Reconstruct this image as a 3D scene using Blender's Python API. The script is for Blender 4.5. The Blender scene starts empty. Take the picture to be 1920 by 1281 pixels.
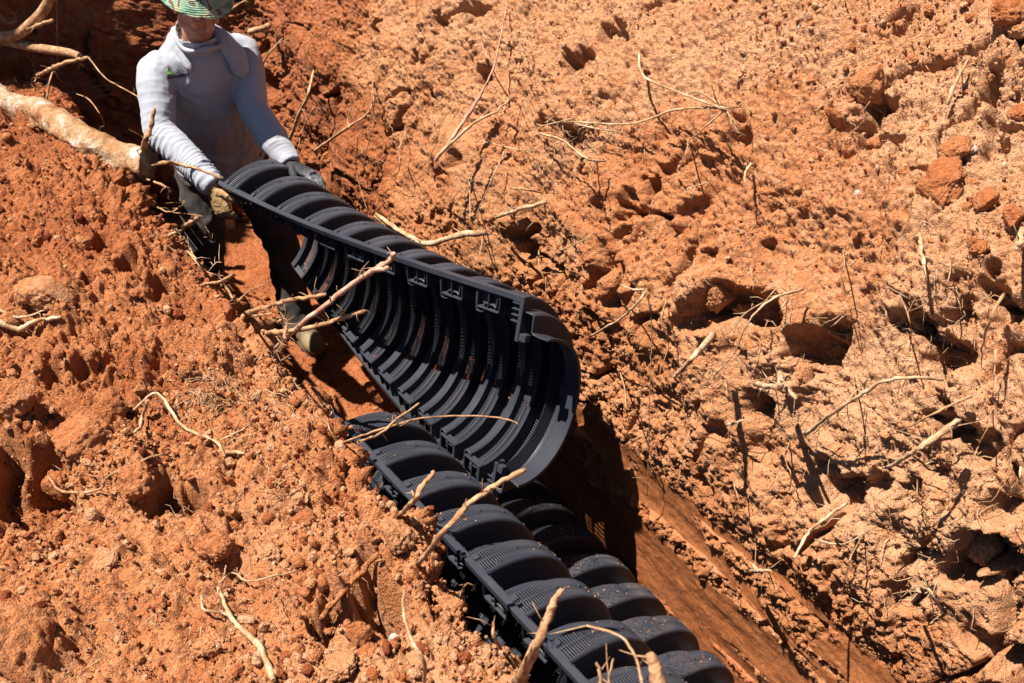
import bpy, bmesh, math, random
import numpy as np
from mathutils import Vector, Matrix
from mathutils.bvhtree import BVHTree

scene = bpy.context.scene
COL = scene.collection
PI = math.pi
random.seed(7)
RNG = np.random.default_rng(11)

# ------------------------------------------------------------ camera, light
PITCH, YAW, CAMZ, FPX = math.radians(35.0), math.radians(33.8), 2.75, 1867.0
cam_d = bpy.data.cameras.new('camera')
cam = bpy.data.objects.new('camera', cam_d)
COL.objects.link(cam)
cam.location = (0, 0, CAMZ)
cam.rotation_euler = (math.radians(90) - PITCH, 0, -YAW)
cam_d.sensor_fit = 'HORIZONTAL'
cam_d.sensor_width = 36.0
cam_d.lens = 36.0 * FPX / 1920.0
cam_d.clip_start = 0.05
cam_d.clip_end = 200
cam_d.dof.use_dof = True
cam_d.dof.focus_distance = 3.15
cam_d.dof.aperture_fstop = 7.0
scene.camera = cam

SUN = Vector((-0.35, 0.17, 0.92)).normalized()
world = bpy.data.worlds.new('World')
scene.world = world
world.use_nodes = True
wn = world.node_tree
bg = wn.nodes['Background']
sky = wn.nodes.new('ShaderNodeTexSky')
sky.sky_type = 'NISHITA'
sky.sun_disc = False
sky.air_density = 0.5
sky.dust_density = 0.3
sky.sun_elevation = math.asin(SUN.z)
sky.sun_rotation = math.atan2(SUN.x, SUN.y)
wn.links.new(sky.outputs[0], bg.inputs[0])
bg.inputs[1].default_value = 0.05
sl = bpy.data.lights.new('sun', 'SUN')
sl.energy = 5.0
sl.angle = math.radians(0.5)
sl.color = (1.0, 0.95, 0.87)
so = bpy.data.objects.new('sun', sl)
COL.objects.link(so)
so.rotation_euler = SUN.to_track_quat('Z', 'Y').to_euler()
so.location = (-3, 3, 9)
vs = scene.view_settings
vs.view_transform = 'Standard'
vs.look = 'None'
vs.exposure = 1.45
vs.gamma = 1.0
scene.cycles.max_bounces = 6
scene.cycles.diffuse_bounces = 1
scene.cycles.use_denoising = True

# ------------------------------------------------------------ helpers
CP, SP, CY, SY = math.cos(PITCH), math.sin(PITCH), math.cos(YAW), math.sin(YAW)
def ray(u, v):
    """direction with unit depth through a point of the photograph (1920 wide)"""
    a, b = (u - 960) / FPX, (640.5 - v) / FPX
    x, y, z = a, CP + b * SP, -SP + b * CP
    return Vector((x * CY + y * SY, -x * SY + y * CY, z))
def at(u, v, d):
    return Vector((0, 0, CAMZ)) + ray(u, v) * d

def tag(o, label=None, cat=None, group=None, kind=None):
    if label: o['label'] = label
    if cat: o['category'] = cat
    if group: o['group'] = group
    if kind: o['kind'] = kind
    return o

def link(name, me, mat=None, parent=None):
    o = bpy.data.objects.new(name, me)
    COL.objects.link(o)
    if mat:
        me.materials.append(mat)
    if parent:
        o.parent = parent
    return o

def empty(name, loc):
    o = bpy.data.objects.new(name, None)
    o.empty_display_size = 0.1
    COL.objects.link(o)
    o.location = loc
    return o

def reparent(o, root):
    o.parent = root
    o.matrix_parent_inverse = Matrix.Translation(root.location).inverted()
    return o

def np_mesh(name, verts, faces, smooth=True):
    """verts (n,3), faces (m,k) arrays -> mesh"""
    me = bpy.data.meshes.new(name)
    verts = np.ascontiguousarray(verts, dtype=np.float32)
    faces = np.ascontiguousarray(faces, dtype=np.int32)
    m, k = faces.shape
    me.vertices.add(len(verts))
    me.vertices.foreach_set('co', verts.ravel())
    me.loops.add(m * k)
    me.loops.foreach_set('vertex_index', faces.ravel())
    me.polygons.add(m)
    me.polygons.foreach_set('loop_start', np.arange(0, m * k, k, dtype=np.int32))
    try:
        me.polygons.foreach_set('loop_total', np.full(m, k, dtype=np.int32))
    except Exception:
        pass
    me.polygons.foreach_set('use_smooth', np.full(m, smooth))
    me.update(calc_edges=True)
    return me

def vattr(me, name, arr):
    a = me.attributes.new(name, 'FLOAT', 'POINT')
    a.data.foreach_set('value', np.ascontiguousarray(arr, dtype=np.float32))

LAT = RNG.random((64, 64, 64)).astype(np.float32) * 2 - 1
def vn(p, f, seed=0):
    """value noise in [-1,1] at points p (n,3)"""
    q = p * np.float32(f) + np.float32(seed * 7.31 + 200)
    i = np.floor(q).astype(np.int32)
    t = (q - i).astype(np.float32)
    t = t * t * t * (t * (t * 6 - 15) + 10)
    i0 = i & 63
    i1 = (i + 1) & 63
    x0, y0, z0 = i0[:, 0], i0[:, 1], i0[:, 2]
    x1, y1, z1 = i1[:, 0], i1[:, 1], i1[:, 2]
    tx, ty, tz = t[:, 0], t[:, 1], t[:, 2]
    a = LAT[x0, y0, z0] * (1 - tx) + LAT[x1, y0, z0] * tx
    b = LAT[x0, y1, z0] * (1 - tx) + LAT[x1, y1, z0] * tx
    c = LAT[x0, y0, z1] * (1 - tx) + LAT[x1, y0, z1] * tx
    d = LAT[x0, y1, z1] * (1 - tx) + LAT[x1, y1, z1] * tx
    e = a * (1 - ty) + b * ty
    g = c * (1 - ty) + d * ty
    return e * (1 - tz) + g * tz
ROT = np.array(Matrix.Rotation(0.7, 3, Vector((1, 2, 3)).normalized())).astype(np.float32)
def fbm(p, f, o=4, seed=0, gain=0.5):
    s = 0.0
    a = 1.0
    for k in range(o):
        s = s + a * vn(p, f, seed + k)
        p = p @ ROT
        f *= 2.03
        a *= gain
    return s
def cells(p, f, seed=0):
    """rounded lumps: 1 at a cell's heart, 0 at its border (nearest eight cells)"""
    q = p * np.float32(f) + np.float32(seed * 3.7 + 300)
    b = np.floor(q - 0.5).astype(np.int32)
    best = np.full(len(p), 9.0, np.float32)
    sec = np.full(len(p), 9.0, np.float32)
    for dx in (0, 1):
        for dy in (0, 1):
            for dz in (0, 1):
                c = b + np.array((dx, dy, dz), np.int32)
                w = c & 63
                o = np.stack([LAT[w[:, 0], w[:, 1], w[:, 2]], LAT[w[:, 1], w[:, 2], w[:, 0]],
                              LAT[w[:, 2], w[:, 0], w[:, 1]]], 1) * 0.42 + 0.5
                d = ((c + o - q) ** 2).sum(1)
                sec = np.minimum(sec, np.maximum(best, d))
                best = np.minimum(best, d)
    return np.clip((np.sqrt(sec) - np.sqrt(best)) * 1.6, 0, 1)
def sstep(a, b, x):
    t = np.clip((x - a) / (b - a), 0, 1)
    return t * t * (3 - 2 * t)

# ------------------------------------------------------------ materials
class NT:
    def __init__(self, name):
        self.m = bpy.data.materials.new(name)
        self.m.use_nodes = True
        self.t = self.m.node_tree
        self.b = self.t.nodes['Principled BSDF']
    def n(self, typ, **kw):
        o = self.t.nodes.new(typ)
        for k, v in kw.items():
            if k.startswith('i_'):
                o.inputs[k[2:].replace('_', ' ')].default_value = v
            else:
                setattr(o, k, v)
        return o
    def l(self, a, b):
        self.t.links.new(a, b)
    def pos(self):
        return self.n('ShaderNodeTexCoord').outputs['Object']
    def noise(self, vec, scale, detail=4, rough=0.55, dist=0.0):
        o = self.n('ShaderNodeTexNoise', i_Scale=scale, i_Detail=detail, i_Roughness=rough, i_Distortion=dist)
        self.l(vec, o.inputs['Vector'])
        return o.outputs['Fac']
    def ramp(self, fac, stops):
        o = self.n('ShaderNodeValToRGB')
        e = o.color_ramp.elements
        while len(e) < len(stops):
            e.new(0.5)
        for k, (p, c) in enumerate(stops):
            e[k].position = p
            e[k].color = (c[0], c[1], c[2], 1) if not isinstance(c, (int, float)) else (c, c, c, 1)
        self.l(fac, o.inputs['Fac'])
        return o.outputs['Color']
    def mix(self, fac, a, b, mode='MIX'):
        o = self.n('ShaderNodeMix', data_type='RGBA', blend_type=mode)
        for k, v in ((0, fac), (6, a), (7, b)):
            s = o.inputs[k]
            if hasattr(v, 'is_linked'):
                self.l(v, s)
            elif isinstance(v, (int, float)):
                s.default_value = v if k == 0 else (v, v, v, 1)
            else:
                s.default_value = (v[0], v[1], v[2], 1)
        return o.outputs[2]
    def attr(self, name):
        return self.n('ShaderNodeAttribute', attribute_name=name).outputs['Fac']
    def math(self, op, a, b=0.0):
        o = self.n('ShaderNodeMath', operation=op)
        for s, v in ((o.inputs[0], a), (o.inputs[1], b)):
            if isinstance(v, (int, float)):
                s.default_value = v
            else:
                self.l(v, s)
        return o.outputs[0]
    def bump(self, h, strength, dist, prev=None):
        o = self.n('ShaderNodeBump', i_Strength=strength, i_Distance=dist)
        self.l(h, o.inputs['Height'])
        if prev is not None:
            self.l(prev, o.inputs['Normal'])
        return o.outputs['Normal']
    def base(self, v):
        if isinstance(v, tuple):
            self.b.inputs['Base Color'].default_value = (v[0], v[1], v[2], 1)
        else:
            self.l(v, self.b.inputs['Base Color'])
    def rough(self, v):
        if isinstance(v, (int, float)):
            self.b.inputs['Roughness'].default_value = v
        else:
            self.l(v, self.b.inputs['Roughness'])
    def spec(self, v):
        self.b.inputs['Specular IOR Level'].default_value = v
    def nor(self, v):
        self.l(v, self.b.inputs['Normal'])

def soil_material(name):
    m = NT(name)
    p = m.pos()
    pale, tan, red, deep = (0.47, 0.238, 0.118), (0.405, 0.152, 0.055), (0.315, 0.092, 0.026), (0.215, 0.050, 0.014)
    big = m.noise(p, 2.2, 5, 0.6)
    mid = m.noise(p, 17, 5, 0.62)
    fine = m.noise(p, 140, 3, 0.6)
    w = m.math('ADD', m.math('MULTIPLY', big, 0.55), m.math('MULTIPLY', mid, 0.45))
    w = m.math('ADD', w, m.math('MULTIPLY', m.attr('pale'), 0.22))
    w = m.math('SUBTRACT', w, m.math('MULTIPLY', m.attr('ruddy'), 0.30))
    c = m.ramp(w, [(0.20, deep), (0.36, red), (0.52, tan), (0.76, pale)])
    c = m.mix(m.math('MULTIPLY', m.attr('cut'), 0.9), c,
              m.ramp(m.noise(p, 6, 4, 0.6, 1.2), [(0.3, (0.18, 0.052, 0.016)), (0.6, (0.27, 0.088, 0.029))]))
    pk = m.ramp(m.noise(p, 46, 3, 0.7), [(0.44, 0.0), (0.64, 1.0)])
    c = m.mix(m.math('MULTIPLY', pk, m.math('ADD', 0.12, m.math('MULTIPLY', m.attr('pale'), 0.36))), c, (0.48, 0.265, 0.155))
    rk = m.ramp(m.noise(p, 33, 3, 0.7), [(0.56, 0.0), (0.68, 1.0)])
    c = m.mix(m.math('MULTIPLY', rk, 0.5), c, (0.27, 0.072, 0.022))
    grain = m.ramp(fine, [(0.25, 0.62), (0.55, 1.0), (0.8, 1.22)])
    c = m.mix(0.75, c, grain, 'MULTIPLY')
    flecks = m.ramp(m.noise(p, 310, 1, 0.5), [(0.70, 0.0), (0.76, 1.0)])
    c = m.mix(m.math('MULTIPLY', flecks, 0.25), c, (0.55, 0.40, 0.29))
    m.base(c)
    r = m.math('SUBTRACT', 0.95, m.math('MULTIPLY', m.attr('cut'), 0.52))
    m.rough(r)
    m.spec(0.25)
    k = m.math('SUBTRACT', 1.0, m.math('MULTIPLY', m.attr('cut'), 0.85))
    h = m.math('ADD', m.math('MULTIPLY', m.noise(p, 75, 4, 0.65), 1.0), m.math('MULTIPLY', m.noise(p, 260, 2, 0.6), 0.45))
    m.nor(m.bump(m.math('MULTIPLY', h, k), 1.0, 0.016))
    return m.m

def bark_material(name, ca, cb, cc):
    m = NT(name)
    p = m.pos()
    n1 = m.noise(p, 28, 5, 0.65)
    n2 = m.noise(p, 160, 3, 0.6)
    c = m.ramp(n1, [(0.32, ca), (0.5, cb), (0.66, cc)])
    c = m.mix(0.6, c, m.ramp(n2, [(0.3, 0.6), (0.65, 1.1)]), 'MULTIPLY')
    m.base(c)
    m.rough(0.85)
    m.spec(0.2)
    m.nor(m.bump(m.math('ADD', n1, m.math('MULTIPLY', n2, 0.4)), 0.8, 0.006))
    return m.m

SOIL = soil_material('red_clay_soil')
ROOT = bark_material('root_bark', (0.17, 0.07, 0.03), (0.31, 0.165, 0.08), (0.44, 0.28, 0.155))
ROOTPALE = bark_material('bare_root', (0.24, 0.115, 0.05), (0.38, 0.235, 0.125), (0.52, 0.38, 0.25))
ROOTRED = bark_material('reddish_root', (0.25, 0.10, 0.06), (0.36, 0.19, 0.125), (0.46, 0.30, 0.21))

def log_material():
    m = NT('weathered_log')
    p = m.pos()
    n1 = m.noise(p, 9, 5, 0.65)
    n2 = m.noise(p, 70, 4, 0.65)
    c = m.ramp(n1, [(0.34, (0.21, 0.075, 0.025)), (0.47, (0.30, 0.155, 0.07)), (0.58, (0.37, 0.24, 0.14)), (0.67, (0.50, 0.44, 0.40))])
    c = m.mix(0.7, c, m.ramp(n2, [(0.3, 0.5), (0.62, 1.1)]), 'MULTIPLY')
    m.base(c); m.rough(0.85); m.spec(0.2)
    m.nor(m.bump(m.math('ADD', m.math('MULTIPLY', n1, 2.0), n2), 0.9, 0.012))
    return m.m
LOGM = log_material()

# ------------------------------------------------------------ the ground
def resample(keys, steps):
    out = []
    for (a, b), st in zip(zip(keys[:-1], keys[1:]), steps):
        L = math.hypot(b[0] - a[0], b[1] - a[1])
        n = max(1, int(round(L / st)))
        for k in range(n):
            t = k / n
            out.append((a[0] + (b[0] - a[0]) * t, a[1] + (b[1] - a[1]) * t))
    out.append(keys[-1])
    return np.array(out, np.float32)
KEYS = [(-9, 1.0), (-2.0, 1.08), (-0.5, 1.12), (0.2, 1.12), (0.64, 1.10), (0.705, 1.05), (0.73, 0.85), (0.74, 0.02),
        (1.675, 0.0), (1.672, 0.74), (1.755, 1.22), (1.95, 1.58), (2.28, 1.93), (2.88, 2.33), (4.2, 2.6), (9, 2.8)]
STEPS = [0.5, 0.05, 0.0055, 0.0042, 0.0042, 0.0042, 0.02, 0.006, 0.004, 0.0042, 0.0042, 0.0042, 0.006, 0.03, 0.4]
prof = resample(KEYS, STEPS)
x0, z0 = prof[:, 0].copy(), prof[:, 1].copy()
for _ in range(10):                                    # soften the corners
    x0[1:-1] = 0.25 * x0[:-2] + 0.5 * x0[1:-1] + 0.25 * x0[2:]
    z0[1:-1] = 0.25 * z0[:-2] + 0.5 * z0[1:-1] + 0.25 * z0[2:]
rows = np.concatenate([np.arange(-9, -0.5, 0.5), np.arange(-0.5, 0.34, 0.03), np.arange(0.34, 0.9, 0.006), np.arange(0.9, 5.1, 0.0045),
                       np.arange(5.1, 7.2, 0.012), np.arange(7.2, 12, 0.4)]).astype(np.float32)
NR, NC = len(rows), len(x0)
S = rows[:, None]
X = np.repeat(x0[None, :], NR, 0)
Z = np.repeat(z0[None, :], NR, 0)
Y = np.repeat(S, NC, 1)
c_edge = int(np.argmin(np.abs(np.array([math.hypot(a - 0.74, b - 0.02) for a, b in prof]))))
c_wall = int(np.argmin(np.abs(np.array([math.hypot(a - 1.675, b) for a, b in prof]))))
right = sstep(0.9, 1.67, x0)[None, :]
X = X - right * 1.75 * sstep(4.85, 6.5, Y) * (1 - 0.35 * sstep(1.8, 3.0, x0)[None, :])
left = 1 - sstep(0.74, 1.2, x0)[None, :]
X = X - left * 0.5 * sstep(4.9, 5.7, Y)
Z = Z + (x0[None, :] > 1.62) * sstep(0.7, 1.2, z0)[None, :] * 0.25 * sstep(5.0, 6.5, Y)
Z = Z + (1 - sstep(0.60, 0.74, x0)[None, :]) * (0.07 * np.sin(Y * 2.1 + 0.6) * sstep(-0.6, 0.5, 0.7 - x0)[None, :]
                                             + 0.10 * sstep(-0.1, -1.2, x0)[None, :])
# a shelf of spoil along the foot of the near side carries the chamber that stands on edge
Z = Z + 0.265 * ((x0 > 0.741) & (z0 < 0.2))[None, :] * (1 - sstep(0.86, 0.99, x0))[None, :] * sstep(2.5, 2.25, Y)
P = np.stack([X, Y, Z], 2)
du = np.gradient(P, axis=0)
dv = np.gradient(P, axis=1)
N = np.cross(dv, du)
N /= np.linalg.norm(N, axis=2, keepdims=True) + 1e-9
N[N[:, :, 2].mean(1) < 0] *= 1
if N[NR // 2, 10, 2] < 0:
    N = -N

def grid_faces(nr, nc, off=0):
    i = np.arange(nr - 1)[:, None] * nc + np.arange(nc - 1)[None, :]
    return (np.stack([i, i + 1, i + nc + 1, i + nc], 2) + off).reshape(-1, 4)
def coarse_bvh(A, sr, sc):
    B = A[::sr, ::sc]
    f = grid_faces(B.shape[0], B.shape[1])
    return BVHTree.FromPolygons([Vector(v) for v in B.reshape(-1, 3).tolist()], f.tolist())
base_bvh = coarse_bvh(P, 12, 12)
EYE = Vector((0, 0, CAMZ))
def base_hit(u, v):
    return base_bvh.ray_cast(EYE, ray(u, v).normalized())[0]

p = P.reshape(-1, 3).astype(np.float32)
# regions by profile column
cut_col = np.exp(-((z0 - 0.22) / 0.42) ** 4) * (x0 > 1.62) * (z0 > 0.004)
wall_col = ((x0 > 1.62) & (z0 > 0.015)).astype(np.float32)
floor_col = sstep(0.74, 0.85, x0) * (1 - sstep(1.60, 1.67, x0))
bank_col = (1 - sstep(0.705, 0.74, x0))
def colw(a):
    return np.repeat(a[None, :].astype(np.float32), NR, 0).ravel()
bank, wall, floor_ = colw(bank_col), colw(wall_col), colw(floor_col)
edge_n = fbm(p * np.array((1, 0.4, 1), np.float32), 3.0, 3, 5)
cut = colw(cut_col)
cut = np.clip(cut * 1.5 - sstep(0.45, 0.75, p[:, 2]) * (0.4 + 0.9 * edge_n), 0, 1)
lay = p * np.array((1, 0.16, 1), np.float32)
cut = sstep(0.35, 0.6, cut) * sstep(0.25, -0.05, vn(lay, 13, 31) * 0.8 + vn(lay, 38, 33) * 0.3 + vn(p, 40, 34) * 0.15 - 0.05)
lump = sstep(-0.5, 0.6, fbm(p, 2.6, 2, 40))           # where the ground is cloddy
patch = sstep(0.15, 0.5, fbm(p, 3.4, 2, 61))          # smooth bucket-scraped patches high on the wall
upper = wall * sstep(0.55, 0.85, p[:, 2])
scrape = upper * patch * sstep(1.7, 1.3, p[:, 2])
rough = (bank * 1.0 + wall * (1 - 0.9 * cut) * (1.05 - 0.60 * scrape) + floor_ * 0.55)
firm = upper * sstep(1.55, 1.15, p[:, 2] + 0.12 * fbm(p, 2.0, 2, 66)) * sstep(-0.45, 0.15, fbm(lay, 5.0, 3, 67))
rough *= 1 - 0.48 * firm
d = fbm(p, 2.3, 3, 1) * (0.045 * bank + 0.062 * upper + 0.015 * floor_)
d_low = d.copy()
d += rough * (0.022 + 0.028 * lump) * (1 + 0.35 * bank) * (cells(p, 9, 3) - 0.35) * (0.30 + 0.7 * bank - 0.05 * upper)
d += rough * (0.007 + 0.016 * lump) * (1 - 0.72 * wall) * (cells(p + 0.012 * np.stack([vn(p, 20, 4), vn(p, 20, 5), vn(p, 20, 6)], 1), 24, 9) - 0.3)
d += rough * (0.0120 - 0.0075 * wall) * (cells(p, 58, 15) - 0.3)
d += rough * 0.0078 * wall * fbm(p, 62, 3, 19, 0.65)
d += rough * (0.0068 - 0.0020 * wall) * (cells(p, 105, 17) - 0.3)
d += rough * 0.012 * fbm(p, 22, 4, 21, 0.6)
d += rough * 0.0040 * vn(p, 130, 27)
rid = 1 - np.abs(fbm(p * np.array((1, 1, 0.8), np.float32), 4.2, 3, 71))
d -= upper * 0.07 * sstep(0.88, 0.985, rid) * sstep(-0.2, 0.3, fbm(p, 2.0, 2, 75))      # cracks and tears
d += wall * (1 - upper) * 0.010 * vn(lay, 13, 31) + cut * (0.0006 * vn(p * np.array((1, 0.12, 1), np.float32), 60, 50) + 0.008 * vn(p * np.array((1, 0.25, 1), np.float32), 9, 51)
            + 0.002 * vn(p, 25, 52))
d += firm * (0.016 * fbm(lay, 8, 3, 68) + 0.004 * vn(lay, 45, 69))
tooth = vn(p * np.array((0.6, 0.15, 1.0), np.float32), 22, 55)
d += upper * sstep(1.2, 0.8, p[:, 2]) * 0.010 * tooth
# cavities and bulges seen in the photograph: centre pixel, radius, depth (metres)
DENTS = [(1085, 122, .055, .16), (1150, 65, .05, .06), (780, 110, .04, .07), (700, 55, .05, .10), (905, 140, .05, .07),
         (1372, 588, .085, .17), (1310, 600, .05, .08), (1440, 580, .05, .12), (1500, 650, .075, .15), (1545, 630, .05, .10),
         (1690, 600, .045, .07), (1760, 670, .06, .13), (1720, 610, .04, .10), (1420, 770, .05, .13), (1775, 785, .05, .13),
         (1830, 835, .05, .09), (1030, 235, .05, .09), (1080, 255, .05, .09), (1095, 320, .03, .06), (870, 300, .045, .06),
         (985, 460, .06, .13), (1010, 505, .045, .10), (1640, 180, .045, .09), (1560, 225, .03, .05), (1370, 250, .05, .05),
         (1210, 345, .035, .08), (1180, 380, .04, .05), (1870, 545, .05, .10), (1890, 590, .04, .09), (1580, 925, .06, .10),
         (1640, 915, .04, .09), (1850, 1040, .07, .16), (1790, 1065, .05, .12), (1700, 1120, .04, .09), (1880, 960, .05, .1),
         (1800, 600, .05, .07), (1320, 585, .04, .1), (1170, 405, .03, .05), (1900, 1250, .07, .1), (1840, 1200, .05, .06),
         (540, 120, .09, .12), (530, 60, .06, .08), (500, 160, .07, .10), (545, 190, .05, .08), (620, 260, .04, .06),
         (800, 420, .03, .06), (1000, 430, .04, .07), (1130, 390, .035, .05), (1700, 940, .04, .05), (1540, 890, .05, .04),
         (1595, 905, .03, .05), (1325, 480, .03, .04), (1430, 455, .025, .04), (1320, 900, .03, .03),
         # the near bank
         (15, 885, .13, .20), (70, 950, .08, .15), (110, 905, .055, .16), (300, 915, .06, .16), (350, 930, .05, .16), (285, 850, .03, .06), (205, 660, .03, .05),
         (290, 690, .035, .06), (240, 510, .045, .08), (300, 535, .05, .10), (170, 540, .03, .06), (150, 690, .03, .06),
         (90, 700, .04, .07), (190, 460, .06, .07), (440, 960, .03, .05), (420, 1050, .03, .04), (700, 1115, .085, .20), (640, 1155, .07, .16),
         (720, 1170, .05, .12), (610, 1160, .04, .07), (110, 1010, .03, .05), (150, 1230, .03, .05), (700, 930, .03, .05),
         (245, 370, .05, .08), (20, 470, .04, .06), (280, 430, .05, .07), (500, 620, .03, .05), (200, 790, .03, .05)]
BULGES = [(1340, 560, .10, .06), (1480, 590, .09, .05), (1700, 560, .10, .05), (1090, 90, .07, .03), (1480, 700, .06, .05),
          (1750, 1020, .12, .05), (1830, 960, .10, .06), (1640, 150, .07, .05), (980, 420, .08, .04), (1060, 215, .09, .04),
          (1640, 870, .07, -.02), (1800, 740, .07, .05), (540, 80, .10, .06), (1590, 210, .05, .03),
          (190, 820, .07, .05), (60, 800, .07, .06), (240, 870, .06, .07), (60, 1230, .12, .07), (560, 920, .06, .03), (680, 1035, .08, .05), (575, 1185, .035, .035), (605, 1150, .035, .04), (640, 1110, .035, .045), (675, 1070, .035, .045), (715, 1035, .04, .045), (755, 1005, .04, .04),
          (740, 1010, .08, .05), (330, 1010, .07, .03), (90, 550, .09, .05), (260, 480, .06, .05), (690, 700, .0001, 0)]
def splat(u, v, r, amt, sharp):
    c = base_hit(u, v)
    if c is None:
        return
    c = np.array(c, np.float32)
    m = (np.abs(p - c) < r * 2.2).all(1)
    q = p[m]
    w = np.stack([vn(q, 1.6 / r, 80), vn(q, 1.6 / r, 81), vn(q, 1.6 / r, 82)], 1) * r * 0.45
    e = q - c + w
    e[:, 1] *= 0.85
    k = np.sqrt((e ** 2).sum(1)) / r
    if not sharp:
        d_low[m] += amt * np.exp(-k ** 2 * 1.3)
    if sharp:
        d[m] -= amt * sstep(1.0, 0.55, k)
    else:
        d[m] += amt * np.exp(-k ** 2 * 1.3)
for b in BULGES:
    splat(*b, False)
for b in DENTS:
    splat(*b, True)
Pd = P + N * d.reshape(NR, NC, 1)
# pits never reach through into the open trench side: keep the two banks apart
pale = np.clip(upper * (0.15 + 0.6 * sstep(0.9, 1.7, p[:, 2])) + 0.75 * wall * sstep(0.7, 1.0, p[:, 2]) * sstep(2.0, 0.9, p[:, 1])
               + bank * (0.06 + 0.30 * sstep(0.0, 0.6, fbm(p, 2.2, 2, 91)) + 0.50 * sstep(1.9, 0.9, p[:, 1])), 0, 1)
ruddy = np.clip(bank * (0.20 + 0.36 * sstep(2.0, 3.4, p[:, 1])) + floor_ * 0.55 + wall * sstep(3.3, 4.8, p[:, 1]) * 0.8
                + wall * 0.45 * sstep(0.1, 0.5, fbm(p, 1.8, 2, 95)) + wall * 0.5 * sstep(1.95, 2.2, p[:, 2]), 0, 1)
cutv = np.clip(cut + scrape * 0.25 * sstep(0.1, 0.4, vn(p, 7, 97)), 0, 1)

def strip(name, a, b):
    V = Pd[:, a:b + 1].reshape(-1, 3)
    me = np_mesh(name, V, grid_faces(NR, b + 1 - a), True)
    for nm, arr in (('pale', pale), ('ruddy', ruddy), ('cut', cutv)):
        vattr(me, nm, arr.reshape(NR, NC)[:, a:b + 1].ravel())
    o = link(name, me, SOIL)
    o['kind'] = 'structure'
    return o
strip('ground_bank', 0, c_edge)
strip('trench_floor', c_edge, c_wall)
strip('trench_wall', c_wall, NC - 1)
r0, r1 = int(np.searchsorted(rows, 0.6)), int(np.searchsorted(rows, 7.0))
SURF = coarse_bvh(Pd[r0:r1], 3, 3)
SOFT = coarse_bvh((P + N * d_low.reshape(NR, NC, 1))[r0:r1], 8, 8)
def hit(u, v):
    h = SURF.ray_cast(EYE, ray(u, v).normalized())
    return h[0], h[1]

# ------------------------------------------------------------ loose crumbs: too many to count
def ico(sub):
    bm = bmesh.new()
    bmesh.ops.create_icosphere(bm, subdivisions=sub, radius=1.0)
    V = np.array([v.co[:] for v in bm.verts], np.float32)
    F = np.array([[v.index for v in f.verts] for f in bm.faces], np.int32)
    bm.free()
    return V, F
def rand_rot(n):
    q = RNG.normal(size=(n, 4))
    q /= np.linalg.norm(q, axis=1, keepdims=True)
    w, x, y, z = q.T
    return np.stack([1 - 2 * (y * y + z * z), 2 * (x * y - z * w), 2 * (x * z + y * w), 2 * (x * y + z * w), 1 - 2 * (x * x + z * z),
                     2 * (y * z - x * w), 2 * (x * z - y * w), 2 * (y * z + x * w), 1 - 2 * (x * x + y * y)], 1).reshape(-1, 3, 3).astype(np.float32)
def scatter(n, sizes, sub, jitter, flatten=0.75, sink=0.35, w=None):
    Vb, Fb = ico(sub)
    k = len(Vb)
    idx = RNG.choice(len(p), n, p=w)
    c = Pd.reshape(-1, 3)[idx].astype(np.float32)
    nn = N.reshape(-1, 3)[idx].astype(np.float32)
    off = RNG.normal(size=(n, 3)).astype(np.float32) * 0.003
    s = sizes(n).astype(np.float32) * (1 - 0.33 * wall[idx] * (c[:, 2] < 1.9))
    sh = Vb[None] * (1 + jitter * RNG.normal(size=(n, k, 1)).astype(np.float32))
    sh = sh * (1 + 0.25 * RNG.normal(size=(n, 1, 3)).astype(np.float32)).clip(0.5, 1.6)
    R = rand_rot(n)
    sh = np.einsum('nij,nkj->nki', R, sh) * s[:, None, None]
    V = sh + (c + off + nn * (s * (1 - sink) * 0.8)[:, None])[:, None]
    F = Fb[None] + (np.arange(n) * k)[:, None, None]
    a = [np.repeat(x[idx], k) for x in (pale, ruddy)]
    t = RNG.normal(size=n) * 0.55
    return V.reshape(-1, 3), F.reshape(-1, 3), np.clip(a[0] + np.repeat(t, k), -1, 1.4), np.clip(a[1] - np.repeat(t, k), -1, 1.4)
area = np.linalg.norm(np.cross(dv, du), axis=2)
inview = ((Y > 0.4) & (Y < 6.4)).astype(np.float32)
dens = area * inview * (bank * 1.0 + floor_ * 0.5 + wall * (1 - cut) * (0.75 + 0.25 * upper)).reshape(NR, NC) 
dens *= (0.25 + 0.75 * sstep(-0.3, 0.5, fbm(p, 3.1, 3, 110))).reshape(NR, NC)
dens *= ((X > -0.75) & (X < 3.1)) * (1 - 0.75 * scrape.reshape(NR, NC)) * (1 - 0.5 * firm.reshape(NR, NC))
dens[:, :] *= 1.0 / (0.35 + 0.16 * ((X - 0) ** 2 + Y ** 2 + (Z - CAMZ) ** 2))
w = dens.ravel().astype(np.float64)
w /= w.sum()
parts = [scatter(95000, lambda n: 0.0017 + 0.0036 * RNG.random(n) ** 2.5, 1, 0.18, w=w)]
loose = dens * (bank * 1.2 + upper * sstep(1.5, 2.0, p[:, 2]) + floor_ + 0.15 * upper).reshape(NR, NC)
w2 = loose.ravel().astype(np.float64)
w2 /= w2.sum()
parts.append(scatter(9000, lambda n: 0.005 + 0.009 * RNG.random(n) ** 3, 2, 0.09, w=w2))
V, F, PA, RU, off = [], [], [], [], 0
for a in parts:
    V.append(a[0]); F.append(a[1] + off); PA.append(a[2]); RU.append(a[3])
    off += len(a[0])
me = np_mesh('soil_crumbs', np.concatenate(V), np.concatenate(F), False)
vattr(me, 'pale', np.concatenate(PA))
vattr(me, 'ruddy', np.concatenate(RU))
vattr(me, 'cut', np.zeros(off))
cr = link('soil_crumbs', me, SOIL)
tag(cr, 'loose crumbs of red clay strewn over the banks and trench wall', 'soil', kind='stuff')

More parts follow.
